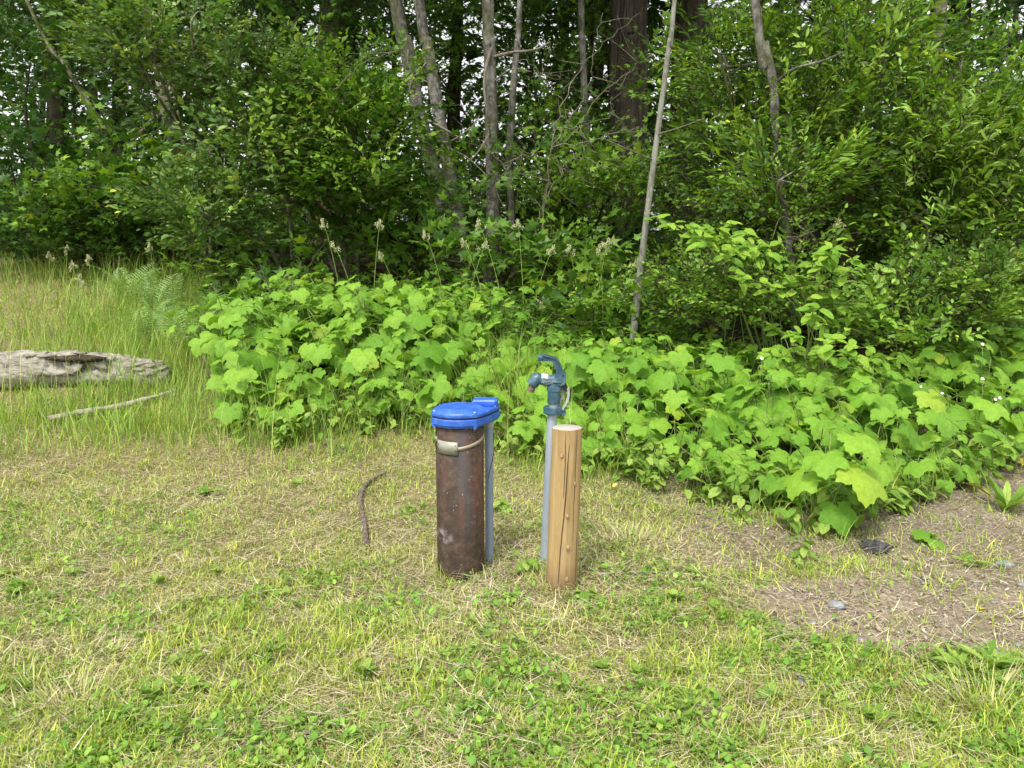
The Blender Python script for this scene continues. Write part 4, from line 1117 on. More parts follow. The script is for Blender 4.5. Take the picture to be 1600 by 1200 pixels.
# forest floor undergrowth
n = 8200
yu = 5.2 + 16 * _rs.rand(n) ** 1.3; xu = (_rs.rand(n) * 2 - 1) * 0.78 * yu
ok = (yu > front_y(xu) + 0.75)
xu, yu = xu[ok], yu[ok]
zu = gh(xu, yu) + 0.05 + (0.42 + 0.05 * (yu - 5)) * _rs.rand(len(xu)) * np.clip(fbm(xu * 1.4, yu * 1.4, 95) * 1.9, 0.2, 1.3)
mp_ = fbm(xu * 1.1, yu * 1.1, 97, 2)
for nm, lab, kd, pl, sel in (('undergrowth', 'dense low small-leaved undergrowth on the shaded forest floor', 'small', 'mid', mp_ < 0.52),
                             ('maple_seedlings', 'low jagged-leaved seedlings covering the shaded forest floor', 'vine', 'mid', mp_ >= 0.52)):
    q = np.column_stack([xu, yu, zu])[sel]
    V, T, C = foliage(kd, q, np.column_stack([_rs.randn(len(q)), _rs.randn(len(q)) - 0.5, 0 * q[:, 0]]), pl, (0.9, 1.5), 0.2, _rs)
    tag(link(nm, mesh_np(nm, V, T, C), M['crown']), lab, 'undergrowth', None, 'stuff')

# ------------------------------------------------------------------ thimbleberry: leaves one by one
def palmate_mesh(name, r, size=1.0, petiole=0.55):
    """five-lobed toothed leaf, unit radius, base of the blade at the origin, +x outwards, facing +z; ~110 triangles"""
    lobes = [-2.02, -0.98, 0.0, 0.98, 2.02]; lr = [0.66, 0.88, 1.0, 0.88, 0.66]
    lr = [q * (0.93 + 0.14 * r.rand()) for q in lr]
    N = 44
    th = np.linspace(-2.75, 2.75, N)
    rad = np.zeros(N); vein = np.zeros(N)
    for a, q in zip(lobes, lr):
        w = 0.60
        f = np.clip(1 - np.abs(th - a) / w, 0, 1)
        rad = np.maximum(rad, q * (0.64 + 0.36 * f ** 0.85) * (np.abs(th - a) < w * 1.15))
    rad = np.maximum(rad, 0.42)
    teeth = np.where(np.arange(N) % 2 == 0, 1.0, 0.93)
    rad = rad * teeth * (1 - 0.25 * sstep(2.2, 2.75, np.abs(th)))
    cx = 0.36
    def P_(q, t, rr):
        # slightly folded along the veins, drooping at the rim
        x = cx * (1 - 0.0) + rr * math.cos(t) * 0.78; y = rr * math.sin(t) * 0.80
        dv = min(abs(t - a) for a in lobes)
        z = -0.05 * rr * (1 - min(dv / 0.5, 1)) + 0.035 * rr + 0.0 - droop * rr ** 2.2 + 0.025 * math.sin(5 * t + ph) * rr
        return (x, y, z)
    droop = 0.12 + 0.20 * r.rand(); ph = r.rand() * 6
    V = [(0, 0, 0), (cx * 0.55, 0, 0.0)]; vn = [1.0, 1.0]
    ctr = len(V); V.append((cx * 0.9, 0, 0.005)); vn.append(1.0)
    rings = [0.45, 0.78, 1.0]
    for k in rings:
        for i in range(N):
            V.append(P_(k, th[i], rad[i] * k if k < 1 else rad[i]))
            dv = min(abs(th[i] - a) for a in lobes)
            vn.append(max(0.0, 1 - dv / 0.13) * (1 - 0.25 * k) if dv < 0.13 else 0.0)
    T = []
    b = 3
    for i in range(N - 1): T.append([ctr, b + i, b + i + 1])
    for k in range(len(rings) - 1):
        o = b + k * N
        for i in range(N - 1):
            T += [[o + i, o + N + i, o + N + i + 1], [o + i, o + N + i + 1, o + i + 1]]
    # petiole
    pth = np.array([[-petiole, 0, -petiole * 0.55], [-petiole * 0.5, 0, -petiole * 0.15], [0, 0, -0.01], [cx * 0.8, 0, -0.008]])
    Vt, Tt = tube(pth, [0.016, 0.013, 0.012, 0.006], 4, False)
    n0 = len(V)
    V = np.vstack([np.array(V), Vt]); T = np.vstack([np.array(T), Tt + n0]); vn = np.array(vn + [1.0] * len(Vt))
    me = mesh_np(name, V * size, T, None, True)
    a = me.attributes.new('vein', 'FLOAT', 'POINT'); a.data.foreach_set('value', vn.astype(np.float32))
    me.materials.append(M['thimble'])
    return me


_r = np.random.RandomState(9)
TLEAF = [palmate_mesh('thimbleberry_leaf', _r) for _ in range(7)]


def oval_mesh(name, r, mat, wid=0.42, petiole=0.12):
    N = 9
    t = np.linspace(0, 1, N)
    w = wid * np.sin(PI * t ** 0.85) ** 0.8
    w[0] = 0.01; w[-1] = 0.0
    sag = 0.1 + 0.3 * r.rand(); fold = 0.10 + 0.1 * r.rand(); ph = 6 * r.rand()
    V = []; vn = []
    for i in range(N):
        zc = -sag * t[i] ** 2
        wv = 0.02 * math.sin(9 * t[i] + ph)
        V += [(t[i], -w[i] / 2 * 1.0, zc + fold * w[i] + wv), (t[i], 0, zc), (t[i], w[i] / 2, zc + fold * w[i] - wv)]
        vn += [0, 1, 0]
    T = []
    for i in range(N - 1):
        a = 3 * i; b = a + 3
        T += [[a, a + 1, b + 1], [a, b + 1, b], [a + 1, a + 2, b + 2], [a + 1, b + 2, b + 1]]
    Vt, Tt = tube(np.array([[-petiole, 0, -0.02], [0.05, 0, -0.003]]), [0.016, 0.012], 4, False)
    n0 = len(V)
    V = np.vstack([np.array(V), Vt]); T = np.vstack([np.array(T), Tt + n0]); vn = np.array(vn + [1.0] * len(Vt))
    me = mesh_np(name, V, T, None, True)
    a = me.attributes.new('vein', 'FLOAT', 'POINT'); a.data.foreach_set('value', vn.astype(np.float32))
    me.materials.append(mat)
    return me


OLEAF = [oval_mesh('osoberry_leaf', _r, M['oval'], 0.52) for _ in range(5)]
WLEAF = [oval_mesh('weed_leaf', _r, M['weedleaf'], 0.22) for _ in range(5)]
NLEAF = [oval_mesh('nettle_leaf', _r, M['weedleaf'], 0.58) for _ in range(4)]


def put_leaf(name, me, parent, loc, az, pitch, roll, s, face=0.0):
    o = bpy.data.objects.new(name, me); COL.objects.link(o)
    o.parent = parent
    o.rotation_mode = 'XYZ'
    m = Matrix.Rotation(az, 4, 'Z') @ Matrix.Rotation(pitch, 4, 'Y') @ Matrix.Rotation(roll, 4, 'X')
    m = Matrix.Translation([float(v) for v in loc]) @ Matrix.Rotation(face, 4, 'X') @ m @ Matrix.Scale(s, 4)
    o.matrix_local = m
    return o


M['cane'] = simple_mat('green_cane', [(0.3, (0.10, 0.16, 0.035)), (0.7, (0.17, 0.23, 0.06))], 20, 0.6)
CANES = []
for k in range(5):
    pth = smoothpath([(0, 0, -0.03), (0.03 * _r.randn(), 0.03 * _r.randn(), 0.35), (0.06 * _r.randn(), 0.06 * _r.randn(), 0.7), (0.09 * _r.randn(), 0.09 * _r.randn(), 1.0)], 4)
    V, T = tube(pth, np.linspace(0.0045, 0.0022, len(pth)), 5, True)
    me = mesh_np('cane', V, T, None, True); me.materials.append(M['cane'])
    CANES.append((me, pth))


def thimbleberry(x, y, h, label, group, nleaf, smin, smax, rs):
    g = float(gh(x, y))
    root = empty('thimbleberry', (x, y, g))
    tag(root, label, 'thimbleberry', group)
    ncane = 2 if nleaf < 8 else 3
    for c in range(ncane):
        me, pth = CANES[rs.randint(len(CANES))]
        a0 = rs.rand() * 2 * PI; ln = 0.10 + 0.22 * rs.rand(); aa = rs.rand() * 2 * PI
        hh = h * (0.72 + 0.28 * rs.rand()) if c else h
        bx, by = 0.07 * math.cos(aa), 0.07 * math.sin(aa)
        o = bpy.data.objects.new('cane', me); COL.objects.link(o); o.parent = root
        sh = Matrix.Identity(4); sh[0][2] = ln * math.cos(aa); sh[1][2] = ln * math.sin(aa)
        mm = Matrix.Translation((bx, by, 0)) @ Euler((ln * -math.sin(aa) * 1.0, ln * math.cos(aa) * 1.0, 0)).to_matrix().to_4x4() @ Matrix.Diagonal((1, 1, hh, 1))
        o.matrix_local = mm
        m3 = np.array(mm)
        k = max(2, int(round(nleaf / ncane)))
        for i in range(k):
            f = 1.0 - 0.78 * (i / max(1, k)) ** 0.9 * (0.9 + 0.2 * rs.rand())
            q = np.array([np.interp(f, np.linspace(0, 1, len(pth)), pth[:, j]) for j in range(3)] + [1.0])
            b = (m3 @ q)[:3]
            az = a0 + i * 2.4 + 0.5 * rs.randn()
            # leaves swing out towards the open, lighter side (towards -y)
            az = az + 0.35 * math.sin(-PI / 2 - az)
            s = rs.uniform(smin, smax) * (0.6 if i == 0 else 1.0) * (0.62 + 0.5 * rs.rand())
            pit = 0.18 + 0.40 * rs.rand() + 0.12 * i
            if math.sin(az) > 0.3: pit -= 0.25
            pit = min(pit, 1.0)
            d = np.array([math.cos(az), math.sin(az), 0]) * 0.55 * s * math.cos(pit) + np.array([0, 0, 0.28 * s])
            put_leaf('leaf', TLEAF[rs.randint(len(TLEAF))], root, b + d, az, pit, 0.9 * (rs.rand() - 0.5), s, 0.02 + 0.3 * rs.rand())
    return root


TOP = np.array([(-100, 470), (300, 520), (345, 475), (400, 432), (470, 425), (600, 440), (700, 445), (770, 440), (810, 470), (860, 500), (950, 512), (1050, 515), (1140, 530), (1220, 555), (1300, 560), (1380, 560), (1450, 525), (1600, 500), (1900, 500)], float)
_rs = np.random.RandomState(77)
labs = {
    'bank': ('thimbleberry plant in the bright leafy bank behind the rusty well casing', 'thimbleberry plants in the bright bank behind the well casing'),
    'mid': ('thimbleberry plant in the sunlit patch to the right of the wooden post', 'thimbleberry plants in the patch right of the post'),
    'right': ('thimbleberry plant in the shaded far right corner above the bare soil', 'thimbleberry plants in the shaded far right corner'),
    'back': ('thimbleberry plant in the shade at the foot of the wood behind the bank', 'thimbleberry plants shaded behind the bank'),
}
nplants = 0
px = 352.0
while px < 1680:
    zone_step = 27 if px < 900 else 33
    row = 0
    y0 = None
    while True:
        jx = px + _rs.uniform(-14, 14)
        fxp = ground_at(jx, 600)           # direction only
        ratio = (jx - 800) / F
        # y on the front line along this ray
        yy = 3.0
        for _ in range(12): yy = float(front_y(ratio * yy * 1.0))
        Yp = yy + 0.12 + row * 0.32 + _rs.uniform(-0.08, 0.08)
        if row > (7 if px < 900 else 7): break
        X = ratio * Yp * 1.0
        d = ray(jx, 600); X = d[0] / d[1] * Yp
        tp = float(np.interp(jx, TOP[:, 0], TOP[:, 1]))
        ztop = at(jx, tp + _rs.uniform(0, 14), Yp)[2]
        hmax = ztop - float(gh(X, Yp))
        ramp_ = [0.30, 0.46, 0.62, 0.76, 0.9, 1.0, 1.0, 1.0, 1.0][row]
        if px > 860: ramp_ = [0.24, 0.36, 0.48, 0.58, 0.68, 0.8, 0.9, 1.0, 1.0][row]
        hh = min(hmax, 1.05 * ramp_)
        if 780 < jx < 900: hh *= 0.8
        row += 1
        if hh < 0.12: continue
        if 745 < jx < 885 and _rs.rand() < (0.4 if row <= 3 else 0.05): continue
        z = 'bank' if jx < 900 else 'mid' if jx < 1400 else 'right'
        s0, s1 = (0.125, 0.185) if z == 'bank' else (0.11, 0.175)
        if row == 1: s0 *= 0.8; s1 *= 0.85
        band_ = ('at the foot' if row <= 3 else 'on the slope' if row <= 5 else 'on the crest')
        if z == 'bank':
            lab_ = 'thimbleberry plant %s of the bright bank, %s' % (band_, 'at its left tip by the ferns' if jx < 440 else 'above the brown stick' if jx < 620 else 'behind the well casing' if jx < 760 else 'around the hydrant head')
        elif z == 'mid':
            lab_ = 'thimbleberry plant %s of the sunlit patch, %s' % (band_, 'beside the wooden post' if jx < 1050 else 'below the pale sapling' if jx < 1210 else 'around the largest leaves')
        else:
            lab_ = 'thimbleberry plant %s of the shaded patch, %s' % (band_, 'by the white blossoms' if jx < 1520 else 'at the right edge')
        thimbleberry(X, Yp, hh, lab_, labs[z][1], 13 if row > 1 else 9, s0, s1, _rs)
        nplants += 1
    px += zone_step * (1.0 if px < 900 else 1.22)
# shaded ones further back
for (a, b, w) in [(430, 425, 6.9), (500, 420, 6.9), (560, 425, 7.0), (620, 420, 6.8), (665, 415, 6.8), (715, 410, 6.7), (760, 415, 6.8), (830, 430, 6.6), (880, 425, 6.6), (925, 450, 6.4), (960, 470, 6.3), (700, 430, 6.5), (640, 430, 6.5), (580, 430, 6.6), (1500, 470, 6.0), (1560, 470, 5.8), (1590, 490, 5.6), (1450, 500, 5.8)]:
    p3 = at(a, b, w)
    thimbleberry(p3[0], w, max(0.25, p3[2] - float(gh(p3[0], w))), labs['back'][0] if a < 1000 else labs['right'][0], labs['back'][1] if a < 1000 else labs['right'][1], 8, 0.12, 0.17, _rs)
# the biggest-leaved one, rooted at the edge of the bare soil
p3 = ground_at(1283, 826)
big = thimbleberry(p3[0], p3[1], 0.40, 'thimbleberry plant with the largest leaves, its stem rooted at the edge of the bare soil', None, 6, 0.15, 0.18, _rs)
for az, hh_, s, pit in [(-2.6, 0.28, 0.155, 0.55), (-0.6, 0.28, 0.17, 0.4), (-1.5, 0.16, 0.135, 0.8), (-2.0, 0.37, 0.15, 0.35), (-0.2, 0.11, 0.12, 0.9), (-1.1, 0.44, 0.155, 0.35)]:
    put_leaf('leaf', TLEAF[_rs.randint(7)], big, (0.09 * math.cos(az), 0.09 * math.sin(az), hh_), az, pit, 0.1, s)
print('thimbleberries', nplants)

# thimbleberry blossoms at the right
M['petal'] = simple_mat('white_petal', [(0.3, (0.7, 0.68, 0.66)), (0.7, (0.85, 0.84, 0.82))], 40, 0.6)
M['bud'] = simple_mat('tan_sepal', [(0.3, (0.30, 0.18, 0.09)), (0.7, (0.46, 0.33, 0.17))], 60, 0.7)
for i, (a, b) in enumerate([(1432, 612), (1457, 612), (1472, 615), (1535, 592), (1535, 538), (1555, 624), (1562, 622), (1438, 604), (1190, 560)]):
    p3 = at(a, b, 4.1 if i < 8 else 4.0)
    root = empty('blossom', p3)
    tag(root, 'small white blossom with tan buds above the thimbleberry leaves at right', 'blossom', 'white blossoms above the thimbleberry')
    for k in range(5):
        an = k * 1.257 + i
        V, T = np.array([[0, 0, 0], [0.006, 0.004, 0.002], [0.011, 0, 0.003], [0.006, -0.004, 0.002]]), np.array([[0, 1, 2], [0, 2, 3]])
        V = V @ rotm('Z', an).T @ rotm('X', 0.9).T
        V2 = np.vstack([V, V - np.array([0, -0.001, 0.0008])]); T2 = np.vstack([T, T[:, ::-1] + 4])
        link('petal', mesh_np('petal', V2, T2), M['petal'], root)
    V, T = lathe([(0.0005, -0.012), (0.004, -0.008), (0.005, -0.002), (0.002, 0.002)], 8)
    V[:, 0] += 0.008
    link('bud', mesh_np('bud', V, T, None, True), M['bud'], root)
    g = float(gh(p3[0], p3[1]))
    V, T = tube(np.array([[0, 0, -0.22], [0.01, 0, -0.1], [0, 0, 0]]), 0.0015, 4)
    link('stalk', mesh_np('stalk', V, T), M['cane'], root)


# ------------------------------------------------------------------ osoberry: bright oval leaves in whorls
def osoberry(label, clusters, Y, base, seed, ls=(0.07, 0.11)):
    rs = np.random.RandomState(seed)
    g = float(gh(*base))
    root = empty('osoberry_shrub', (base[0], base[1], g)); tag(root, label, 'osoberry shrub')
    b0 = np.array(root.location)
    hub = None
    for (px, py, n) in clusters:
        c = at(px, py, Y + 0.25 * rs.randn())
        st = b0 + np.array([0.05 * rs.randn(), 0.05 * rs.randn(), 0.15])
        mid = (st * 0.55 + c * 0.45); mid[2] = st[2] + 0.75 * (c[2] - st[2])
        pth = smoothpath([b0, st, mid, c], 6)
        V, T = tube(pth, np.linspace(0.005, 0.0016, len(pth)), 5)
        link('stem', mesh_np('stem', V - b0, T, None, True), M['cane'], root)
        n = int(n * 1.5)
        for i in range(n):
            f = 1 - 0.22 * (i / n)
            p_ = pth[int(f * (len(pth) - 1))] + 0.02 * rs.randn(3)
            az = i * 2.4 + rs.rand(); pit = 0.45 * (rs.rand() - 0.35) - 0.25 * (i > n - 3)
            put_leaf('leaf', OLEAF[rs.randint(5)], root, p_ - b0, az, pit, 0.5 * (rs.rand() - 0.5), rs.uniform(*ls), 0.35 + 0.35 * rs.rand())
    return root


osoberry('osoberry shrub with bright oval leaves stretched left in front of the dark fir', [(1012, 332, 7), (1030, 345, 6), (1075, 350, 9), (1100, 345, 9), (1120, 358, 10), (1140, 345, 9), (1090, 370, 9), (1150, 368, 9), (1185, 378, 8), (1160, 385, 7), (1130, 372, 9), (1195, 385, 6), (1105, 362, 8), (1070, 362, 6)], 4.7, (1.75, 5.0), 1)
osoberry('osoberry shrub with bright leaf whorls in front of the stout brown trunk', [(1290, 385, 9), (1310, 375, 7), (1280, 400, 7), (1145, 425, 6), (1160, 430, 5), (1235, 425, 6), (1245, 438, 5), (1335, 410, 7), (1290, 445, 8), (1310, 455, 8), (1270, 480, 8), (1290, 490, 8), (1350, 480, 8), (1375, 470, 9), (1395, 480, 7), (1330, 500, 6)], 4.5, (1.95, 4.7), 2)
osoberry('low osoberry shrub with pale whorls just above the right thimbleberry patch', [(1205, 505, 7), (1215, 545, 8), (1195, 548, 7), (1240, 540, 7), (1245, 515, 6), (1345, 560, 8), (1385, 565, 9), (1400, 555, 8), (1365, 540, 6), (1310, 530, 7), (1290, 545, 6)], 4.3, (1.75, 4.5), 3, (0.06, 0.10))

# ------------------------------------------------------------------ bracken ferns
def frond_mesh(name, rs):
    mb = MB()
    n = 21
    t = np.linspace(0, 1, n)
    path = np.column_stack([t, 0 * t, 0.30 * np.sin(t * 2.2) - 0.12 * t ** 3])
    V, T = tube(path, np.linspace(0.007, 0.0015, n), 4, False); mb.add(V, T, (0.20, 0.28, 0.08))
    for i in range(4, n):
        f = (i - 4) / (n - 4)
        Lp = 0.34 * (1 - f) ** 0.8 * min(1, 0.6 + 2.2 * f) + 0.012
        for s in (-1, 1):
            c = np.array([0.27, 0.44, 0.15]) * (0.8 + 0.45 * rs.rand())
            tipv = np.array([0.30 * Lp, s * Lp, -0.20 * Lp]) + 0.01 * rs.randn(3)
            w = 0.013 * (0.5 + 0.6 * (1 - f))
            p0 = path[i]
            seg = [p0 + tipv * g + np.array([0, 0, -0.03 * Lp * g * g]) for g in (0, .3, .65, 1)]
            vv = [seg[0], seg[1] + [w, 0, 0.004], seg[1] - [w, 0, -0.004], seg[2] + [w * .8, 0, 0.002], seg[2] - [w * .8, 0, -0.002], seg[3]]
            mb.add(np.array(vv), [[0, 2, 1], [1, 2, 4], [1, 4, 3], [3, 4, 5]], c)
    return mb.mesh(name)


_rs = np.random.RandomState(8)
FR = [frond_mesh('frond', _rs) for _ in range(3)]
for m_ in FR: m_.materials.append(M['crown'])
ferns = [(200, 435, 7.0, 'bracken fern with silvery fronds between the log and the dark maples'), (245, 450, 6.6, 'bracken fern standing right beside the silvery one'),
         (318, 460, 6.0, 'bracken fern against the left end of the thimbleberry bank'), (355, 450, 6.1, 'bracken fern tucked behind the left tip of the thimbleberry bank'),
         (285, 495, 5.7, 'low bracken fern in the tall grass before the bank'), (225, 500, 5.9, 'bracken fern deep in the tall grass above the log')]
for a, b, Yq, lab in ferns:
    p3 = at(a, b, Yq)
    hz = max(0.2, p3[2] - float(gh(p3[0], Yq)))
    root = empty('bracken_fern', (p3[0], Yq, float(gh(p3[0], Yq)))); tag(root, lab, 'fern')
    for k in range(8):
        o = put_leaf('frond', FR[k % 3], root, (0.02 * _rs.randn(), 0.02 * _rs.randn(), 0.02), k * 0.9 + _rs.rand() * 0.6, -0.5 - 0.4 * _rs.rand(), 0.3 * _rs.randn(), (0.42 + 0.2 * _rs.rand()) * (0.7 + 0.5 * hz), 0.15)

# ------------------------------------------------------------------ orchard grass seed heads
def seedhead(x, y, h, label, group, rs, lean):
    g = float(gh(x, y))
    root = empty('orchard_grass', (x, y, g)); tag(root, label, 'flowering grass', group)
    pth = smoothpath([(0, 0, 0), (lean * .25, 0, h * .5), (lean * .7, 0.02, h * .85), (lean, 0.02, h)], 5)
    V, T = tube(pth, np.linspace(0.003, 0.0014, len(pth)), 4)
    link('stem', mesh_np('stem', V, T, np.tile((0.3, 0.42, 0.12), (len(V), 1))), M['grass'], root)
    mb = MB()
    hl = min(0.17, 0.5 * h)
    for k in range(11):
        f = 1 - hl / h * (1 - k / 10)
        c = np.array([np.interp(f, np.linspace(0, 1, len(pth)), pth[:, j]) for j in range(3)])
        off = (1 - k / 10) ** 1.3 * 0.040 * rs.uniform(0.3, 1.2)
        s = -1 if rs.rand() < 0.65 else 1
        c0 = c.copy()
        c = c + np.array([s * off, 0.3 * off * rs.randn(), 0.5 * off])
        V, T = tube(np.array([c0 - [0, 0, 0.008], c]), 0.0007, 3, False); mb.add(V, T, (0.45, 0.48, 0.25))
        for _ in range(int(10 + 12 * rs.rand())):
            d = rs.randn(3) * np.array([0.0055, 0.005, 0.009]); w = 0.0036
            q = np.array([[0, 0, 0], [w, 0, w], [0, w * .4, 2.6 * w], [-w, 0, w]]) @ rotm('Z', rs.rand() * 3).T @ rotm('X', rs.randn() * .5).T
            mb.add(q + c + d, [[0, 1, 2], [0, 2, 3]], np.array([0.68, 0.70, 0.42]) * (0.7 + 0.5 * rs.rand()))
    mb.build('seed_head', M['seed'], root)['kind'] = 'stuff'
    for k in range(2):
        x0 = np.array([0.0]); V, T, C = blades(np.array([x]), np.array([y]), np.array([h * 0.55]), np.array([0.008]), np.array([rs.rand() * 6.3]), np.array([0.2]), np.array([1.2]), np.array([[0.25, 0.4, 0.08]]), 1.2, segs=5)
        link('leaf', mesh_np('leaf', V - np.array(root.location), T, C), M['grass'], root)


_rs = np.random.RandomState(12)
SH = [(533, 345, 5.9), (578, 345, 5.8), (560, 380, 5.9), (627, 395, 6.2), (698, 362, 6.0), (725, 378, 5.9), (763, 375, 5.9), (792, 345, 5.6), (820, 345, 5.6), (825, 385, 5.6), (910, 385, 5.7), (930, 375, 5.6), (945, 385, 5.6), (955, 405, 5.6), (885, 470, 5.5), (1137, 418, 5.2), (1280, 345, 5.0), (1142, 440, 5.2)]
for (a, b, Yq) in SH:
    p3 = at(a, b, Yq); h = p3[2] - float(gh(p3[0], Yq))
    seedhead(p3[0], Yq, h, 'pale orchard grass seed head standing up before the dark wood, above the thimbleberry', 'orchard grass seed heads before the dark wood', _rs, _rs.uniform(-0.22, 0.22))
for (a, b, Yq) in [(75, 395, 7.5), (100, 385, 7.5), (118, 410, 7.2), (140, 400, 7.2), (115, 430, 6.9), (130, 440, 6.9), (300, 375, 6.8), (238, 382, 7.0)]:
    p3 = at(a, b, Yq); h = p3[2] - float(gh(p3[0], Yq))
    seedhead(p3[0], Yq, max(h, 0.25), 'pale orchard grass seed head at the left, on the meadow edge beyond the log', 'orchard grass seed heads at the left meadow edge', _rs, _rs.uniform(-0.06, 0.06))

# long single grass stems through the shrubs
# ------------------------------------------------------------------ small weeds
def weed(label, px, py, n, s, kind, group=None, up=0.15, h=0.0, seed=0, Y=None):
    rs = np.random.RandomState(500 + seed)
    p3 = ground_at(px, py)
    root = empty('weed', (p3[0], p3[1], float(gh(p3[0], p3[1])))); tag(root, label, 'weed', group)
    lib = {'rosette': WLEAF, 'nettle': NLEAF, 'palm': TLEAF}[kind]
    if h:
        V, T = tube(np.array([[0, 0, -0.01], [0.01, 0, h * .5], [0, 0, h]]), [0.003, 0.0025, 0.0015], 5)
        link('stem', mesh_np('stem', V, T), M['cane'], root)
    for i in range(n):
        z = 0.01 + h * (i + 0.5) / n
        put_leaf('leaf', lib[rs.randint(len(lib))], root, (0.008 * rs.randn(), 0.008 * rs.randn(), z), i * 2.4 + 0.4 * rs.randn(),
                 -up - 0.45 * rs.rand() if not h else 0.1 + 0.4 * rs.rand(), 0.5 * (rs.rand() - 0.5), s * (0.7 + 0.5 * rs.rand()))


weed('pale green dandelion rosette in the dry patch left of the brown stick', 322, 775, 11, 0.085, 'rosette', seed=1)
weed('broad-leaved rosette in the far bottom right corner of the lawn', 1550, 1050, 20, 0.095, 'rosette', seed=2, up=0.45)
weed('leafy rosette right of the bare soil band', 1500, 1050, 10, 0.10, 'rosette', seed=3, up=0.3)
weed('bright round-leaved seedling on the ground between casing and hydrant', 782, 800, 6, 0.075, 'nettle', seed=4, h=0.05)
weed('dark green seedling growing against the foot of the hydrant pipe', 826, 898, 9, 0.06, 'nettle', seed=5, h=0.05)
weed('toothed light green seedling alone on the bare soil at right', 1448, 850, 6, 0.075, 'palm', seed=6, h=0.05)
weed('yellowing strappy weed clump at the right edge of the soil', 1570, 800, 13, 0.17, 'rosette', seed=7, up=0.7)
weed('small leafy weed on the soil right of the dark rock', 1520, 885, 9, 0.075, 'rosette', seed=8)
weed('upright feathery weed in front of the largest thimbleberry leaves', 1250, 880, 14, 0.05, 'nettle', seed=9, h=0.10)
weed('clump of green weeds at the foot of the wooden post', 912, 940, 9, 0.05, 'nettle', seed=10, h=0.03)
_rs = np.random.RandomState(66)
wd = []
for i in range(230):
    a = _rs.uniform(0, 1600); b = _rs.uniform(715, 1195) if i < 120 else _rs.uniform(930, 1200)
    if 660 < a < 930 and b < 940: continue
    q = ground_at(a, b)
    if dirtness(q[0], q[1]) > 0.6: continue
    weed('small flat rosette weed in the lawn, %s' % (('near the log end of the strip' if b < 850 else 'left of the well casing' if b < 980 else 'in the bottom left corner') if a < 560 else ('between casing and bank' if b < 850 else 'in front of casing and post') if a < 960 else ('beside the bare soil' if b < 1000 else 'in the bottom right lawn')), a, b, _rs.randint(5, 11), _rs.uniform(0.022, 0.05), 'rosette' if _rs.rand() < 0.72 else 'nettle', 'rosette weeds scattered in the lawn', _rs.uniform(0.1, 0.9), 0.0, 20 + i)
# nettle-like stems along the front of the shrubs
k = 0
for a in np.arange(360, 1600, 13):
    a2 = a + _rs.uniform(-8, 8)
    dd = ray(a2, 600); yy = 3.0
    for _ in range(12): yy = float(front_y(dd[0] / dd[1] * yy))
    for rr in range(2):
        Yp = yy + _rs.uniform(-0.16, 0.35)
        X = dd[0] / dd[1] * Yp
        if 655 < a2 < 935 and Yp < 3.4: continue
        h = _rs.uniform(0.07, 0.24)
        root = empty('bramble_shoot', (X, Yp, float(gh(X, Yp))))
        tag(root, 'leafy bramble shoot at the foot of the shrubs, %s' % ('under the left tip of the bank' if a2 < 480 else 'behind the brown stick' if a2 < 680 else 'behind casing and hydrant' if a2 < 900 else 'right of the wooden post' if a2 < 1130 else 'left of the largest leaves' if a2 < 1280 else 'above the dark rock' if a2 < 1430 else 'at the right edge'), 'bramble shoot', 'bramble shoots along the foot of the shrubs')
        V, T = tube(np.array([[0, 0, -0.01], [0.02 * _rs.randn(), -0.02, h * .5], [0.04 * _rs.randn(), -0.04, h]]), [0.003, 0.0025, 0.0015], 4)
        link('stem', mesh_np('stem', V, T), M['cane'], root)
        for i in range(_rs.randint(7, 12)):
            z = h * (0.25 + 0.8 * _rs.rand())
            put_leaf('leaf', NLEAF[_rs.randint(4)], root, (0.035 * _rs.randn(), 0.03 * _rs.randn() - 0.02, z), _rs.rand() * 6.28, 0.05 + 0.5 * _rs.rand(), 0.6 * (_rs.rand() - 0.5), _rs.uniform(0.045, 0.085))

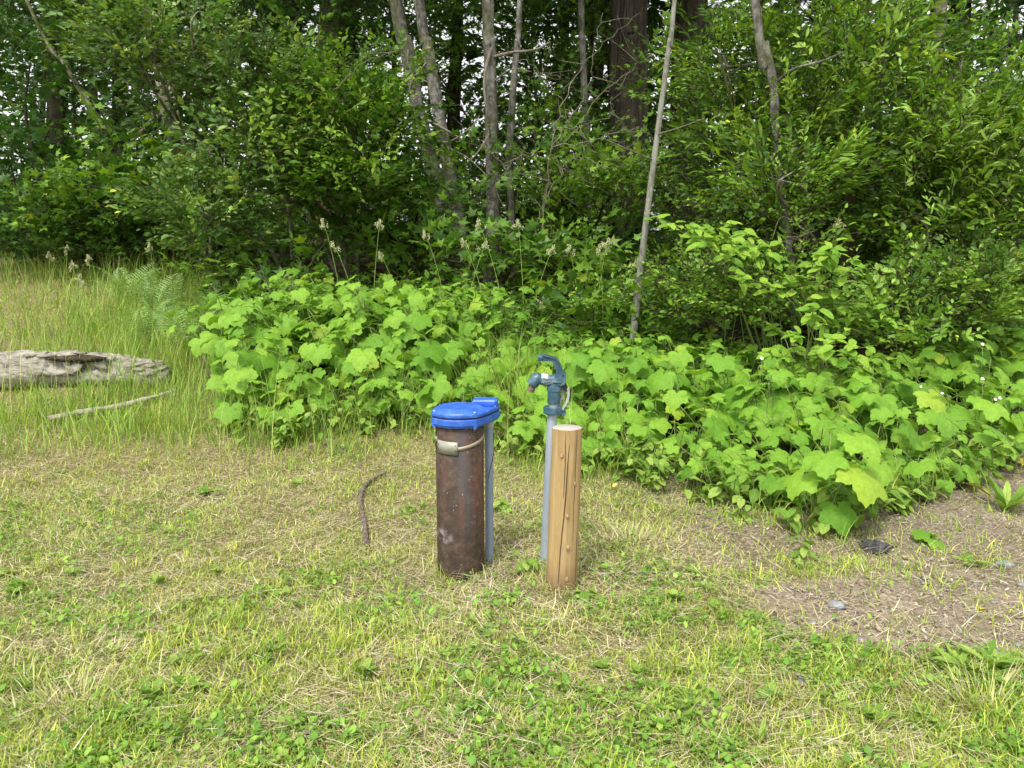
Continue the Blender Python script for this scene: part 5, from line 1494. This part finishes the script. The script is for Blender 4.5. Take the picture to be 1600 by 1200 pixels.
# ------------------------------------------------------------------ log, sticks, stones
def log():
    a = at(-160, 566, 5.15); b = at(10, 564, 5.15); c = at(130, 570, 5.2); d = at(215, 584, 5.2); e = at(266, 598, 5.2)
    root = empty('fallen_log', c * np.array([1, 1, 0]) + np.array([0, 0, float(gh(c[0], c[1]))]))
    tag(root, 'weathered grey fallen log with a dark rotted hollow lying in tall grass', 'log')
    base = np.array(root.location)
    pts = [a, b, c, d, e]
    for q in pts: q[2] = 0.5 * q[2] + 0.5 * (float(gh(q[0], q[1])) + 0.055)
    path = smoothpath(pts, 14); n = len(path)
    rad = np.interp(np.linspace(0, 1, n), [0, .45, .62, .85, 1], [0.135, 0.125, 0.118, 0.11, 0.07])
    V, T = tube(path, rad, 26, True, 0.09, 4, 0.16)
    # a hollow torn in its upper front side
    t = np.repeat(np.arange(n), 26)
    Vr = V[:n * 26] - path[t]
    f = np.exp(-(((V[:n * 26, 0] - at(125, 560, 5.1)[0]) / 0.20) ** 2)) * np.exp(-((Vr[:, 2] - 0.06) / 0.06) ** 2) * (Vr[:, 1] < 0)
    V[:n * 26] -= Vr * (0.62 * f)[:, None]
    MB().add(V - base, T).build('wood', M['log'], root, False)
    hp = at(125, 560, 5.12)
    V, T = lathe([(0.001, -0.5), (0.5, -0.4), (0.9, -0.1), (0.9, 0.1), (0.5, 0.4), (0.001, 0.5)], 16)
    V = V * np.array([0.24, 0.055, 0.05]) * (1 + 0.25 * R.randn(len(V), 1) * 0.4) + np.array([hp[0], 5.10, hp[2] + 0.0])
    MB().add(V - base, T).build('rotted_hollow', M['log_dark'], root, False)
    # loose slabs of bark along the top right
    rs = np.random.RandomState(2)
    for i in range(34):
        k = rs.randint(int(n * .35), n - 2); th = rs.uniform(-0.2, 2.2)
        c_ = path[k] + rad[k] * 1.0 * np.array([0, -math.cos(th), math.sin(th)])
        L, W = rs.uniform(0.03, 0.09), rs.uniform(0.012, 0.03)
        o = np.array([[-L, -W * .6], [-L * .3, -W], [L * .6, -W * .8], [L, 0.1 * W], [L * .4, W], [-L * .7, W * .8]])
        V, T = prism(o, -0.006, 0.006, 0.002)
        V = V @ rotm('Z', 0.4 * rs.randn()).T @ rotm('X', PI / 2 - th + 0.3 * rs.randn()).T + c_
        MB().add(V - base, T).build('bark_plate', M['log'], root)


log()


def stick(name, label, pts, r0, r1, mat, seed, lift=0.5):
    q = [ground_at(*p_) for p_ in pts]
    for v in q: v[2] = float(gh(v[0], v[1])) + r0 * (0.6 + lift)
    path = smoothpath(q, 7)
    for i in range(len(path)): path[i][2] = max(path[i][2], float(gh(path[i][0], path[i][1])) + r0 * 0.7)
    root_loc = path[len(path) // 2].copy(); root_loc[2] -= r0
    V, T = tube(path, np.linspace(r0, r1, len(path)), 9, True, 0.22, seed)
    o = MB().add(V - root_loc, T).build(name, mat, None, True)
    o.location = root_loc
    return tag(o, label, 'stick')


stick('stick', 'pale bare stick lying in the grass in front of the log', [(78, 666), (130, 655), (185, 646), (235, 632), (276, 620)], 0.020, 0.013, M['stick'], 1, 1.6)
stick('stick', 'crooked brown stick lying on the dry grass left of the well casing', [(572, 858), (570, 825), (563, 790), (568, 768), (585, 752), (602, 744)], 0.0120, 0.008, M['root'], 2, 0.7)
stick('stick', 'thin tan twig on the soil below the big thimbleberry leaves', [(1172, 840), (1190, 852), (1203, 864)], 0.004, 0.0025, M['stick'], 3)
stick('stick', 'long thin straw-coloured twig lying right of the wooden post', [(925, 902), (1000, 900), (1080, 903), (1180, 925)], 0.003, 0.0015, M['stick'], 4, 3)


def stone(name, label, cat, px, py, dims, mat, seed, group=None):
    rs = np.random.RandomState(seed)
    p3 = ground_at(px, py)
    prof = [(0.001, -0.5), (0.6, -0.4), (0.95, -0.1), (1.0, 0.12), (0.75, 0.38), (0.35, 0.5), (0.001, 0.53)]
    V, T = lathe(prof, 14)
    V = V * (1 + (0.30 if name == 'rock' else 0.14) * rs.randn(len(V), 1)) * np.array(dims) * np.array([.5, .5, 1])
    V = V @ rotm('Z', rs.rand() * 3).T if dims[0] / dims[1] < 1.4 else V @ rotm('Z', -0.5).T
    o = MB().add(V, T).build(name, mat, None, False)
    o.location = (p3[0], p3[1], float(gh(p3[0], p3[1])) + dims[2] * 0.22)
    return tag(o, label, cat, group)


stone('rock', 'dark craggy lump of rock on the bare soil at right', 'rock', 1366, 862, (0.10, 0.062, 0.055), M['rock'], 1)
stone('stone', 'smooth bluish stone at the upper end of the bare soil band', 'stone', 1307, 952, (0.05, 0.035, 0.03), M['pebble'], 2)
stone('stone', 'small grey stone in the grass below the bare soil', 'stone', 1252, 1071, (0.026, 0.022, 0.03), M['pebble'], 3)
stone('stone', 'flat grey stone at the right edge of the soil', 'stone', 1570, 885, (0.06, 0.04, 0.02), M['pebble'], 4)
for i, (a, b, s_) in enumerate([(1408, 990, .018), (1488, 935, .015), (1552, 942, .02), (1345, 1000, .016), (1440, 905, .018), (1590, 1010, .022), (1180, 1010, .018), (1335, 970, .014), (1500, 990, .017), (1595, 915, .03), (1270, 975, .02), (1470, 960, .012), (1385, 950, .014), (1525, 915, .022)]):
    stone('pebble', 'small pale pebble pressed into the bare soil at right', 'pebble', a, b, (s_, s_ * .8, s_ * .5), M['pebble'], 10 + i, 'pebbles on the bare soil')
# yellow leaves
p3 = ground_at(1532, 958)
o = link('fallen_leaf', oval_mesh('fallen_leaf', _r, M['yellow'], 0.30), None)
o.data.materials.clear(); o.data.materials.append(M['yellow'])
o.location = (p3[0], p3[1], p3[2] + 0.012); o.rotation_euler = (0, -0.05, 0.85); o.scale = (0.055,) * 3
tag(o, 'curled yellow leaf strip lying on the bare soil at right', 'fallen leaf')
for (a, b, s_, rz, lab) in [(1548, 788, 0.13, 2.0, 'yellowed leaf standing in the weeds at the right edge'), (957, 770, 0.035, 0.5, 'small orange leaf under the shrubs right of the post'), (1597, 735, 0.09, 1.2, 'orange leaf at the right edge below the shaded thimbleberry')]:
    p3 = ground_at(a, b)
    o = link('yellow_leaf', oval_mesh('yellow_leaf', _r, M['yellow'], 0.5)); o.data.materials.clear(); o.data.materials.append(M['yellow'])
    o.location = (p3[0], p3[1], p3[2] + 0.03); o.rotation_euler = (0.5, -0.6, rz); o.scale = (s_,) * 3
    tag(o, lab, 'fallen leaf')

# ------------------------------------------------------------------ well casing
RC = 0.0845
wc = np.array([at(719.5, 800, 2.545)[0], 2.545, 0.0]); wc[2] = float(gh(wc[0], wc[1] - RC)) - 0.004
well = empty('well_casing', wc)
tag(well, 'rusty steel well casing with a bright blue cap and side conduit', 'well casing')
ZT = at(720, 667, 2.545 - 0.09)[2] + 0.012 - wc[2]
V, T = lathe([(RC - 0.004, -0.1), (RC, -0.08), (RC, ZT - 0.002), (RC - 0.006, ZT)], 72)
o = link('casing_pipe', mesh_np('casing_pipe', V, T, None, True), M['rust'], well)
CX, CY = 0.100, 0.092       # conduit, behind right


def cap_outline(r1, r2, lobes=0.0):
    c2 = np.array([CX, CY]); pts = []
    N = 96
    for i in range(N):
        a = 2 * PI * i / N; d = np.array([math.cos(a), math.sin(a)])
        # radial extent of the hull of two discs from the origin
        best = r1
        for f in np.linspace(0, 1, 24):
            c = c2 * f; r = r1 + (r2 - r1) * f
            b = d @ c; disc = b * b - (c @ c) + r * r
            if disc > 0: best = max(best, b + math.sqrt(disc))
        if lobes:
            # bolt ears at four places
            for e in (math.radians(-52), math.radians(205), math.radians(125), math.radians(318) + 0.6):
                dd = abs((a - e + PI) % (2 * PI) - PI)
                best += lobes * max(0, 1 - dd / 0.20) ** 0.5 if dd < 0.20 else 0
        pts.append(d * best)
    return np.array(pts)


def sharp(o, ang=35):
    me = o.data
    me.polygons.foreach_set('use_smooth', np.ones(len(me.polygons), dtype=bool))
    me.set_sharp_from_angle(angle=math.radians(ang))
    return o


V, T = prism(cap_outline(0.0925, 0.036), ZT - 0.019, ZT - 0.010, 0.002)
sharp(link('cap_skirt', mesh_np('cap_skirt', V, T), M['blue'], well))
V, T = prism(cap_outline(0.0985, 0.041, 0.004), ZT - 0.012, ZT + 0.011, 0.0025)
sharp(link('cap_base', mesh_np('cap_base', V, T), M['blue'], well))
V, T = prism(cap_outline(0.0945, 0.037), ZT + 0.0112, ZT + 0.0163)
sharp(link('gasket', mesh_np('gasket', V, T), M['dark'], well))
V, T = prism(cap_outline(0.0985, 0.041, 0.004), ZT + 0.0165, ZT + 0.030, 0.003)
lid = sharp(link('cap_lid', mesh_np('cap_lid', V, T), M['blue'], well))
V, T = lathe([(0.0955, ZT + 0.029), (0.093, ZT + 0.0325), (0.075, ZT + 0.0440), (0.072, ZT + 0.0453), (0.0005, ZT + 0.0462)], 16)
V = V @ rotm('Z', PI / 16).T
sharp(link('dome', mesh_np('dome', V, T), M['blue'], lid), 12)
V, T = prism(np.array([(CX - 0.058, CY - 0.036), (CX + 0.022, CY - 0.036), (CX + 0.034, CY - 0.02), (CX + 0.034, CY + 0.022), (CX + 0.018, CY + 0.034), (CX - 0.058, CY + 0.034)]), ZT + 0.028, ZT + 0.055, 0.006)
sharp(link('conduit_hood', mesh_np('conduit_hood', V, T), M['blue'], lid))
for (bx, by, bz) in [(0.057, -0.0729, ZT + 0.0312), (0.057, -0.0729, ZT - 0.0262), (-0.0838, -0.0391, ZT + 0.0312), (-0.053, 0.0758, ZT + 0.0312), (0.122, 0.062, ZT + 0.030)]:
    V, T = prism([(0.0048 * math.cos(k * PI / 3), 0.0048 * math.sin(k * PI / 3)) for k in range(6)], bz, bz + 0.005, 0.001)
    V[:, 0] += bx; V[:, 1] += by
    link('bolt', mesh_np('bolt', V, T), M['zinc'], well)
for e_ in (math.radians(-52), math.radians(205), math.radians(125)):
    for (z0_, z1_, par_) in ((ZT + 0.0165, ZT + 0.0315, lid), (ZT - 0.021, ZT + 0.0108, well)):
        V, T = lathe([(0.0005, z0_), (0.0105, z0_ + 0.001), (0.0105, z1_ - 0.0015), (0.009, z1_), (0.0005, z1_)], 18, (0.0925 * math.cos(e_), 0.0925 * math.sin(e_), 0))
        sharp(link('bolt_boss', mesh_np('bolt_boss', V, T), M['blue'], par_))
# conduit
V, T = lathe([(0.0150, -0.1), (0.0150, ZT - 0.045)], 28, (CX, CY, 0)); link('conduit', mesh_np('conduit', V, T, None, True), M['conduit'], well)
V, T = lathe([(0.0150, ZT - 0.047), (0.0178, ZT - 0.046), (0.0178, ZT - 0.012), (0.0165, ZT - 0.010)], 28, (CX, CY, 0))
sharp(link('conduit_fitting', mesh_np('conduit_fitting', V, T), M['fitting'], well))
pth = smoothpath([(CX + 0.0165, CY - 0.004, ZT - 0.08), (CX + 0.018, CY - 0.006, ZT - 0.14), (CX + 0.008, CY - 0.016, ZT - 0.19), (CX - 0.004, CY - 0.017, ZT - 0.24)], 6)
V, T = tube(pth, 0.0011, 5); link('wire', mesh_np('wire', V, T, None, True), M['dark'], well)
# strap and tag plate, tilted round the casing
def band(a0, a1, zf, hw, r, n, nm, mat, thick=0.0012):
    V = []
    for a in np.linspace(a0, a1, n):
        c, s = math.cos(a), math.sin(a); z = zf(a)
        for rr, dz in ((r, -hw), (r + thick, -hw), (r + thick, hw), (r, hw)): V.append((rr * c, rr * s, z + dz))
    T = []
    for i in range(n - 1):
        for k in range(4):
            a, b = 4 * i + k, 4 * i + (k + 1) % 4
            T += [[a, b, b + 4], [a, b + 4, a + 4]]
    T += [[0, 2, 1], [0, 3, 2], [4 * n - 4, 4 * n - 3, 4 * n - 2], [4 * n - 4, 4 * n - 2, 4 * n - 1]]
    return link(nm, mesh_np(nm, np.array(V), np.array(T)), mat, well)


zf = lambda a: ZT - 0.083 + 0.028 * (math.sin((a + PI / 2) * 0.9)) if a > -PI / 2 - 0.3 else ZT - 0.085
band(-PI / 2 - 0.1, 0.25, lambda a: ZT - 0.0905 + 0.034 * ((a + PI / 2) / 1.55) ** 1.3 if a > -PI / 2 else ZT - 0.0905, 0.0062, RC + 0.001, 40, 'strap', M['strap'])
band(-PI, -PI / 2 - 0.4, lambda a: ZT - 0.086 + 0.006 * math.cos(a), 0.0045, RC + 0.001, 24, 'strap', M['rust'])
band(-PI, -2.62, lambda a: ZT - 0.066, 0.009, RC + 0.001, 8, 'strap_clamp', M['strap'])
a0, a1 = -PI / 2 - 0.97, -PI / 2 - 0.005
plate = band(a0, a1, lambda a: ZT - 0.086 - 0.004 * (a - a0), 0.0225, RC + 0.003, 16, 'tag_plate', M['plate'])
for fa in (0.09, 0.91):
    for dz in (0.008, -0.010):
        a = a0 + (a1 - a0) * fa
        V, T = lathe([(0.0005, -0.0004), (0.0022, -0.0004), (0.0022, 0.0004), (0.0005, 0.0004)], 10)
        V = V @ rotm('X', PI / 2).T @ rotm('Z', a + PI / 2).T
        V += np.array([math.cos(a), math.sin(a), 0]) * (RC + 0.0046) + np.array([0, 0, ZT - 0.0865 + dz])
        h_ = link('slot', mesh_np('slot', V, T), M['dark'], plate)
# spider web / dry grass under the rim
mb = MB(); rs = np.random.RandomState(4)
for i in range(34):
    a = -PI / 2 + rs.uniform(-1.3, 0.7); c = np.array([math.cos(a) * (RC + .002), math.sin(a) * (RC + .002), ZT - 0.013 - 0.006 * rs.rand()])
    d = np.array([-math.sin(a), math.cos(a), 0]) * rs.uniform(-0.02, 0.02) + np.array([0, -0.003, -0.006 * rs.rand()])
    V, T = tube(np.array([c, c + d * .5 + [0, 0, -0.002], c + d]), 0.0004, 3, False); mb.add(V, T, (0.4, 0.33, 0.22))
mb.build('trapped_fibres', M['dry'], well)['kind'] = 'stuff'

# ------------------------------------------------------------------ wooden post
pb = at(876, 900, 2.42); pb[2] = float(gh(pb[0], pb[1])) - 0.05
pt = at(886.5, 668, 2.42)
post = empty('wooden_post', (pb[0], pb[1], pb[2] + 0.05)); tag(post, 'round peeled wooden post with long cracks standing before the hydrant', 'wooden post')
pl = np.array(post.location)
n = 40; sides = 64
t = np.linspace(0, 1, n)
path = pb + (pt - pb) * t[:, None]
th = np.linspace(0, 2 * PI, sides, endpoint=False)
V = np.zeros((n, sides, 3))
for i in range(n):
    r = 0.0535 - 0.0045 * t[i]
    ca = -PI / 2 - 0.05 - 0.42 * (1 - t[i]) + 0.05 * math.sin(9 * t[i]) + 0.10 * max(0, t[i] - 0.62)
    rr = r * (1 + 0.022 * np.sin(2 * th + 1 + t[i]) + 0.018 * np.sin(3 * th + 4 * t[i]) + 0.012 * np.sin(5 * th + 9 * t[i]) + 0.012 * math.sin(11 * t[i] + 1))
    dist = np.abs((th - ca + PI) % (2 * PI) - PI)
    # flat facet on the right-hand face, ridge where it meets the crack
    rr = rr - 0.0025 * np.exp(-((th - (ca + 0.6)) % (2 * PI) / 0.5) ** 2)
    V[i, :, 0] = path[i, 0] + rr * np.cos(th); V[i, :, 1] = path[i, 1] + rr * np.sin(th); V[i, :, 2] = path[i, 2]
V = V.reshape(-1, 3) - pl; T = []
for i in range(n - 1):
    a = i * sides + np.arange(sides); b = i * sides + (np.arange(sides) + 1) % sides
    T.append(np.stack([a, b, b + sides], 1)); T.append(np.stack([a, b + sides, a + sides], 1))
link('shaft', mesh_np('shaft', V, np.concatenate(T), None, True), M['post'], post)
ring = V[(n - 1) * sides:]
c0 = ring.mean(0)
ring2 = c0 + (ring - c0) * 0.975 + np.array([0, 0, 0.0012])
Vt = np.vstack([ring, ring2, c0 + [0, 0, 0.0016]]); a = np.arange(sides); b = (a + 1) % sides
link('end_grain', mesh_np('end_grain', Vt, np.concatenate([np.stack([a, b, b + sides], 1), np.stack([a, b + sides, a + sides], 1), np.stack([a + sides, b + sides, np.full(sides, 2 * sides)], 1)])), M['end'], post)


def crack(angf, t0, t1, w):
    m = 36; Vc = []
    for q in np.linspace(t0, t1, m):
        r = 0.0535 - 0.0045 * q + 0.0002; a = angf(q); f = math.sin(PI * (q - t0) / (t1 - t0)) ** 0.5
        ww = w * f + 0.0002
        p0 = pb + (pt - pb) * q - pl
        for s_, rr in ((-1, r), (0, r - 0.006), (1, r)):
            aa = a + s_ * ww / r
            Vc.append(p0 + np.array([rr * math.cos(aa) * 1.004, rr * math.sin(aa) * 1.004, 0]))
    # the crack reads as a dark wedge standing just proud of the grain
    Vc = np.array(Vc); Vc[1::3] = (Vc[0::3] + Vc[2::3]) / 2 + np.array([0, -0.0006, 0])
    T = []
    for i in range(m - 1):
        k = 3 * i
        T += [[k, k + 1, k + 4], [k, k + 4, k + 3], [k + 1, k + 2, k + 5], [k + 1, k + 5, k + 4]]
    link('crack', mesh_np('crack', Vc, np.array(T)), M['crack'], post)


crack(lambda q: -PI / 2 - 0.38 + 0.62 * q - 0.10 * q * q + 0.02 * math.sin(13 * q), 0.09, 0.93, 0.0016)
crack(lambda q: -PI / 2 - 0.16 + 0.03 * math.sin(10 * q), 0.62, 1.0, 0.0010)
crack(lambda q: -PI / 2 + 0.62 + 0.03 * math.sin(8 * q), 0.35, 1.0, 0.0009)
crack(lambda q: -PI / 2 + 1.05 + 0.02 * math.sin(12 * q), 0.05, 0.5, 0.0010)

for (q_, a_, r_) in ((0.86, -1.95, 0.006), (0.52, -1.42, 0.005), (0.34, -1.30, 0.0065), (0.70, -0.95, 0.005), (0.16, -1.28, 0.006)):
    rr_ = 0.0535 - 0.0045 * q_
    V, T = lathe([(1.0, -0.5), (0.9, 0.3), (0.45, 0.6), (0.0005, 0.45)], 14)
    V = V * np.array([r_, r_ * 1.5, 0.0022]) @ rotm('X', PI / 2).T @ rotm('Z', a_ + PI / 2).T
    V += pb + (pt - pb) * q_ - pl + np.array([math.cos(a_), math.sin(a_), 0]) * (rr_ + 0.0008)
    link('knot', mesh_np('knot', V, T, None, True), M['knot'], post)

# ------------------------------------------------------------------ yard hydrant
HY = 2.63
sH = 2.33e-3
hb = at(850, 900, HY); hb[2] = float(gh(hb[0], HY))
hyd = empty('yard_hydrant', hb); tag(hyd, 'blue-grey yard hydrant with lever handle and spout on a grey standpipe', 'yard hydrant')
h0 = np.array(hb)


def hp(px, py, y=0.0):
    """point in the hydrant's own plane, read off the photograph"""
    p_ = at(px, py, HY) - h0; p_[1] = y
    return p_


def hpart(name, mb_or, mat, parent=hyd, ang=35):
    V, T = mb_or
    return sharp(link(name, mesh_np(name, V, T), mat, parent), ang)


V, T = tube(np.array([hp(849.5, 930), hp(856, 780), hp(863.5, 640)]), 0.0182, 28, True); hpart('standpipe', (V, T), M['galv'])
V, T = tube(np.array([hp(864, 650), hp(865.3, 628)]), 0.0172, 28, True); hpart('riser', (V, T), M['steel'])
# collar with a square-ish set nut
V, T = tube(np.array([hp(863.9, 646.3), hp(863.9, 645.4), hp(864.2, 635.6), hp(864.2, 634.6)]), [0.033, 0.0352, 0.0352, 0.033], 10, True); hpart('collar', (V, T), M['hyd'], ang=25)
# barrel of the head
V, T = tube(np.array([hp(865.3, 631), hp(865.3, 630), hp(865.6, 611), hp(865.7, 610.5), hp(865.8, 604), hp(865.9, 603)]), [0.0215, 0.0228, 0.0232, 0.0262, 0.0262, 0.023], 32, True)
head = hpart('head', (V, T), M['hyd'])
# body: horizontal barrel from the riser to the spout
V, T = tube(np.array([hp(877, 593.5), hp(876, 593.5), hp(866, 594), hp(852, 594), hp(842, 593)]), [0.015, 0.0198, 0.0212, 0.0188, 0.0180], 28, True); hpart('body', (V, T), M['hyd'], head)
V, T = tube(np.array([hp(866, 606), hp(866, 592)]), [0.0222, 0.0205], 28, True); hpart('neck', (V, T), M['hyd'], head)
V, T = tube(np.array([hp(845, 592), hp(841, 590.5), hp(838, 592), hp(833, 599.5), hp(831.8, 601.5)]), [0.0175, 0.0200, 0.0218, 0.0206, 0.0195], 28, True)
spout = hpart('spout', (V, T), M['hyd'], head)
V, T = tube(np.array([hp(832.5, 583.5), hp(833.5, 589)]), [0.006, 0.011], 12, True); hpart('spout_lug', (V, T), M['hyd'], head)
# threaded outlet
pa, pb2 = hp(832.4, 600.5), hp(828.6, 612.5)
rings = []; rr = []
for k in range(22):
    rings.append(pa + (pb2 - pa) * k / 21); rr.append(0.0132 + (0.0016 if (k // 3) % 2 == 0 else -0.0010) - (0.003 if k > 19 else 0))
V, T = tube(np.array(rings), rr, 26, True); hpart('outlet', (V, T), M['brass'], ang=20)


def plate_part(name, outline, y0, y1, mat, parent, bev=0.0012):
    """flat casting in the hydrant's plane: outline in photo pixels"""
    q = np.array([hp(a, b)[[0, 2]] for a, b in outline])
    ar = np.sum(q[:, 0] * np.roll(q[:, 1], -1) - np.roll(q[:, 0], -1) * q[:, 1])
    if ar < 0: q = q[::-1]
    import mathutils.geometry as mg
    n = len(q)
    tri = mg.tessellate_polygon([[Vector((a, b, 0)) for a, b in q]])
    V = np.vstack([np.column_stack([q[:, 0], np.full(n, y0), q[:, 1]]), np.column_stack([q[:, 0], np.full(n, y1), q[:, 1]])])
    T = [list(t_) for t_ in tri] + [[c + n, b + n, a + n] for a, b, c in tri]
    for i in range(n):
        j = (i + 1) % n; T += [[i, j, j + n], [i, j + n, i + n]]
    V = V  # bevel through modifier
    o = link(name, mesh_np(name, V, np.array(T)), mat, parent)
    if bev:
        md = o.modifiers.new('bevel', 'BEVEL'); md.width = bev; md.segments = 2; md.limit_method = 'ANGLE'; md.angle_limit = math.radians(40)
    return o


ear = [(866, 590), (868, 584), (872, 582), (880, 580), (883.5, 581.5), (884.3, 586), (883.5, 596), (880.5, 600), (876, 601), (868, 600)]
e1 = plate_part('clevis_ear', ear, -0.0185, -0.0105, M['hyd'], head)
plate_part('clevis_ear', ear, 0.0105, 0.0185, M['hyd'], head)
V, T = tube(np.array([hp(879, 586, -0.0192), hp(879, 586, 0.0192)]), 0.0042, 14, True); hpart('pivot_pin', (V, T), M['dark'], head)
V, T = tube(np.array([hp(873, 594, -0.021), hp(873, 594, 0.0)]), [0.0085, 0.0095], 16, True); hpart('boss', (V, T), M['hyd'], head)
V, T = tube(np.array([hp(864, 596.5, -0.0205), hp(875.5, 596.0, -0.0205)]), 0.004, 12, True); hpart('rib', (V, T), M['hyd'], head)
# lever handle: web with two raised edge flanges
hnd = [(870.5, 592), (869.8, 583), (868.2, 577), (865, 569), (862.5, 564.5), (858, 563.6), (850, 564.2), (845.5, 563.8), (842, 562.5), (841, 559.5), (841.8, 555.5), (845, 553.8), (848, 553.8),
       (856, 555.6), (865, 557.5), (870.2, 559.8), (874, 566), (878.6, 577), (881.5, 583), (882, 590)]
handle = plate_part('handle', hnd, -0.0045, 0.0045, M['hyd'], hyd)
fl_top = [(843.5, 553.9), (848, 553.2), (857, 555.2), (866, 557.3), (871, 559.6), (875, 566.5), (879.5, 578), (882, 583), (880.5, 584), (877.8, 578.5), (873.2, 567.5), (869.5, 561.4), (865, 559.3), (856, 557.2), (848, 555.4), (844, 556)]
fl_bot = [(842, 562.6), (846, 562.4), (850, 562.5), (858, 561.9), (863.5, 562.6), (866.5, 568), (869.8, 576.5), (871.3, 583), (869.8, 583.4), (868.1, 577.3), (865, 569.3), (862.5, 565), (858, 564), (850, 564.6), (845.5, 564.3), (842, 563.4)]
plate_part('flange', fl_top, -0.0105, 0.0105, M['hyd'], handle, 0.0007)
plate_part('flange', fl_bot, -0.0105, 0.0105, M['hyd'], handle, 0.0007)
V, T = lathe([(0.001, -0.0125), (0.006, -0.0122), (0.0098, -0.009), (0.0098, 0.009), (0.006, 0.0122), (0.001, 0.0125)], 22)
V = V @ rotm('X', PI / 2).T + hp(844.5, 558.8); hpart('handle_knob', (V, T), M['hyd'], handle, 50)
# linkage: dark link and two bright curved straps
plate_part('link_arm', [(878, 598), (883, 597), (886.5, 604), (888.5, 607.5), (884, 612), (879.5, 609), (877.5, 603)], -0.006, 0.006, M['dark'], hyd)
for yy in (-0.0135, 0.0135):
    out_ = [(885.5, 607), (887, 604.8), (888.8, 604.8), (889.9, 607), (889.8, 613), (889, 620), (886, 628), (881.5, 636), (879.5, 640), (877.3, 637.5), (880.5, 632), (884, 624.5), (886, 617), (886.2, 611)]
    if yy > 0: out_ = [(a - 8.5 if a > 878 else a - 4, b + 0.8 if b > 620 else b + 2) for a, b in out_]
    plate_part('linkage_strap', out_, yy - 0.0028, yy + 0.0028, M['steel'], hyd, 0.0006)
V, T = tube(np.array([hp(887.6, 607.3, -0.018), hp(887.6, 607.3, 0.016)]), 0.0028, 10, True); hpart('link_pin', (V, T), M['steel'])
plate_part('set_lug', [(876, 637), (882, 638), (884, 644), (881, 650), (877, 646)], -0.010, 0.004, M['hyd'], hyd)
# bird dropping on top of the body
rs = np.random.RandomState(6)
V, T = lathe([(0.001, 0.004), (0.6, 0.003), (1.0, 0.0), (1.0, -0.006)], 18)
V[:, :2] *= (1 + 0.18 * rs.randn(len(V), 1))
V = V * np.array([0.022, 0.015, 1.1]) + hp(849, 585.6) + np.array([0, -0.004, -0.0005]); V[:, 2] -= 0.6 * np.abs(V[:, 1] + 0.004) ** 1.0 * 0.9
hpart('bird_dropping', (V, T), M['dropping'], hyd, 60)
# raised maker's name
fc_ = bpy.data.curves.new('lettering_curve', 'FONT'); fc_.body = 'Simmons'; fc_.size = 0.0155; fc_.extrude = 0.0008; fc_.shear = 0.45; fc_.align_x = 'CENTER'; fc_.space_character = 0.95
tmp = bpy.data.objects.new('tmp', fc_); COL.objects.link(tmp)
bpy.context.view_layer.update()
lm = bpy.data.meshes.new_from_object(tmp.evaluated_get(bpy.context.evaluated_depsgraph_get()))
bpy.data.objects.remove(tmp); bpy.data.curves.remove(fc_)
lm.materials.clear(); lm.materials.append(M['letter'])
lt = bpy.data.objects.new('lettering', lm); COL.objects.link(lt); lt.parent = head
q = hp(856.5, 596.6, -0.0215); lt.location = q; lt.rotation_euler = (PI / 2, math.radians(-1.5), 0)
V, T = tube(smoothpath([hp(848.5, 594.6, -0.0198), hp(849.5, 598.3, -0.0200), (hp(856, 598.8, -0.0202)), hp(864.5, 596.9, -0.0205)], 5), 0.0007, 5)
hpart('swash', (V, T), M['letter'], head)

# untrimmed grass round the feet of the casing, conduit, pipe and post
R = np.random.RandomState(99)
xs_, ys_ = [], []
for (cx_, cy_, r_, n_) in [(wc[0], wc[1], RC, 900), (wc[0] + CX, wc[1] + CY, 0.016, 160), (h0[0], h0[1], 0.02, 200), (pb[0], pb[1], 0.055, 620)]:
    a_ = R.rand(n_) * 2 * PI; q_ = r_ + 0.004 + 0.055 * R.rand(n_) ** 2
    xs_.append(cx_ + np.cos(a_) * q_); ys_.append(cy_ + np.sin(a_) * q_)
x = np.concatenate(xs_); y = np.concatenate(ys_)
cl_ = R.rand(len(x)) < np.clip(2.2 * (fbm(x * 16, y * 16, 121, 2) - 0.25), 0.08, 1)
x, y = x[cl_], y[cl_]; n = len(x)
c = np.where(R.rand(n, 1) < 0.5, pick(n, GREEN, [2, 3, 3, 2, 1]), pick(n, STRAW, [3, 3, 2, 2, 2]))
V, T, C = blades(x, y, 0.03 + 0.07 * R.rand(n) ** 1.5, 0.002 + 0.002 * R.rand(n), R.rand(n) * 2 * PI, 0.2 + 0.9 * R.rand(n), 0.3 + 1.0 * R.rand(n), c, 1.1, segs=3)
grass_batch('base_grass', 'longer untrimmed grass left round the feet of the casing, pipe and post', 'tall grass', V, T, C, M['grass'])

# two pale dry tufts low in the picture
for (a_, b_, n_, lab_) in [(1555, 1118, 420, 'pale dried grass tuft at the bottom right corner of the lawn'), (105, 1110, 300, 'pale dried grass tuft at the bottom left corner of the lawn'), (985, 850, 260, 'yellowed dry grass tuft to the right of the wooden post')]:
    q_ = ground_at(a_, b_)
    x = q_[0] + 0.11 * R.randn(n_); y = q_[1] + 0.07 * R.randn(n_)
    az_ = np.arctan2(y - q_[1], x - q_[0]) + 0.5 * R.randn(n_)
    c = pick(n_, [(0.48, 0.43, 0.25), (0.58, 0.54, 0.36), (0.42, 0.46, 0.12), (0.3, 0.24, 0.14)], [3, 1.5, 3, 1])
    V, T, C = blades(x, y, 0.05 + 0.07 * R.rand(n_), 0.002 + 0.0022 * R.rand(n_), az_, 0.3 + 0.7 * R.rand(n_), 0.3 + 0.8 * R.rand(n_), c, 1.0, segs=3)
    grass_batch('dry_grass', lab_, 'dry grass', V, T, C, M['dry'])
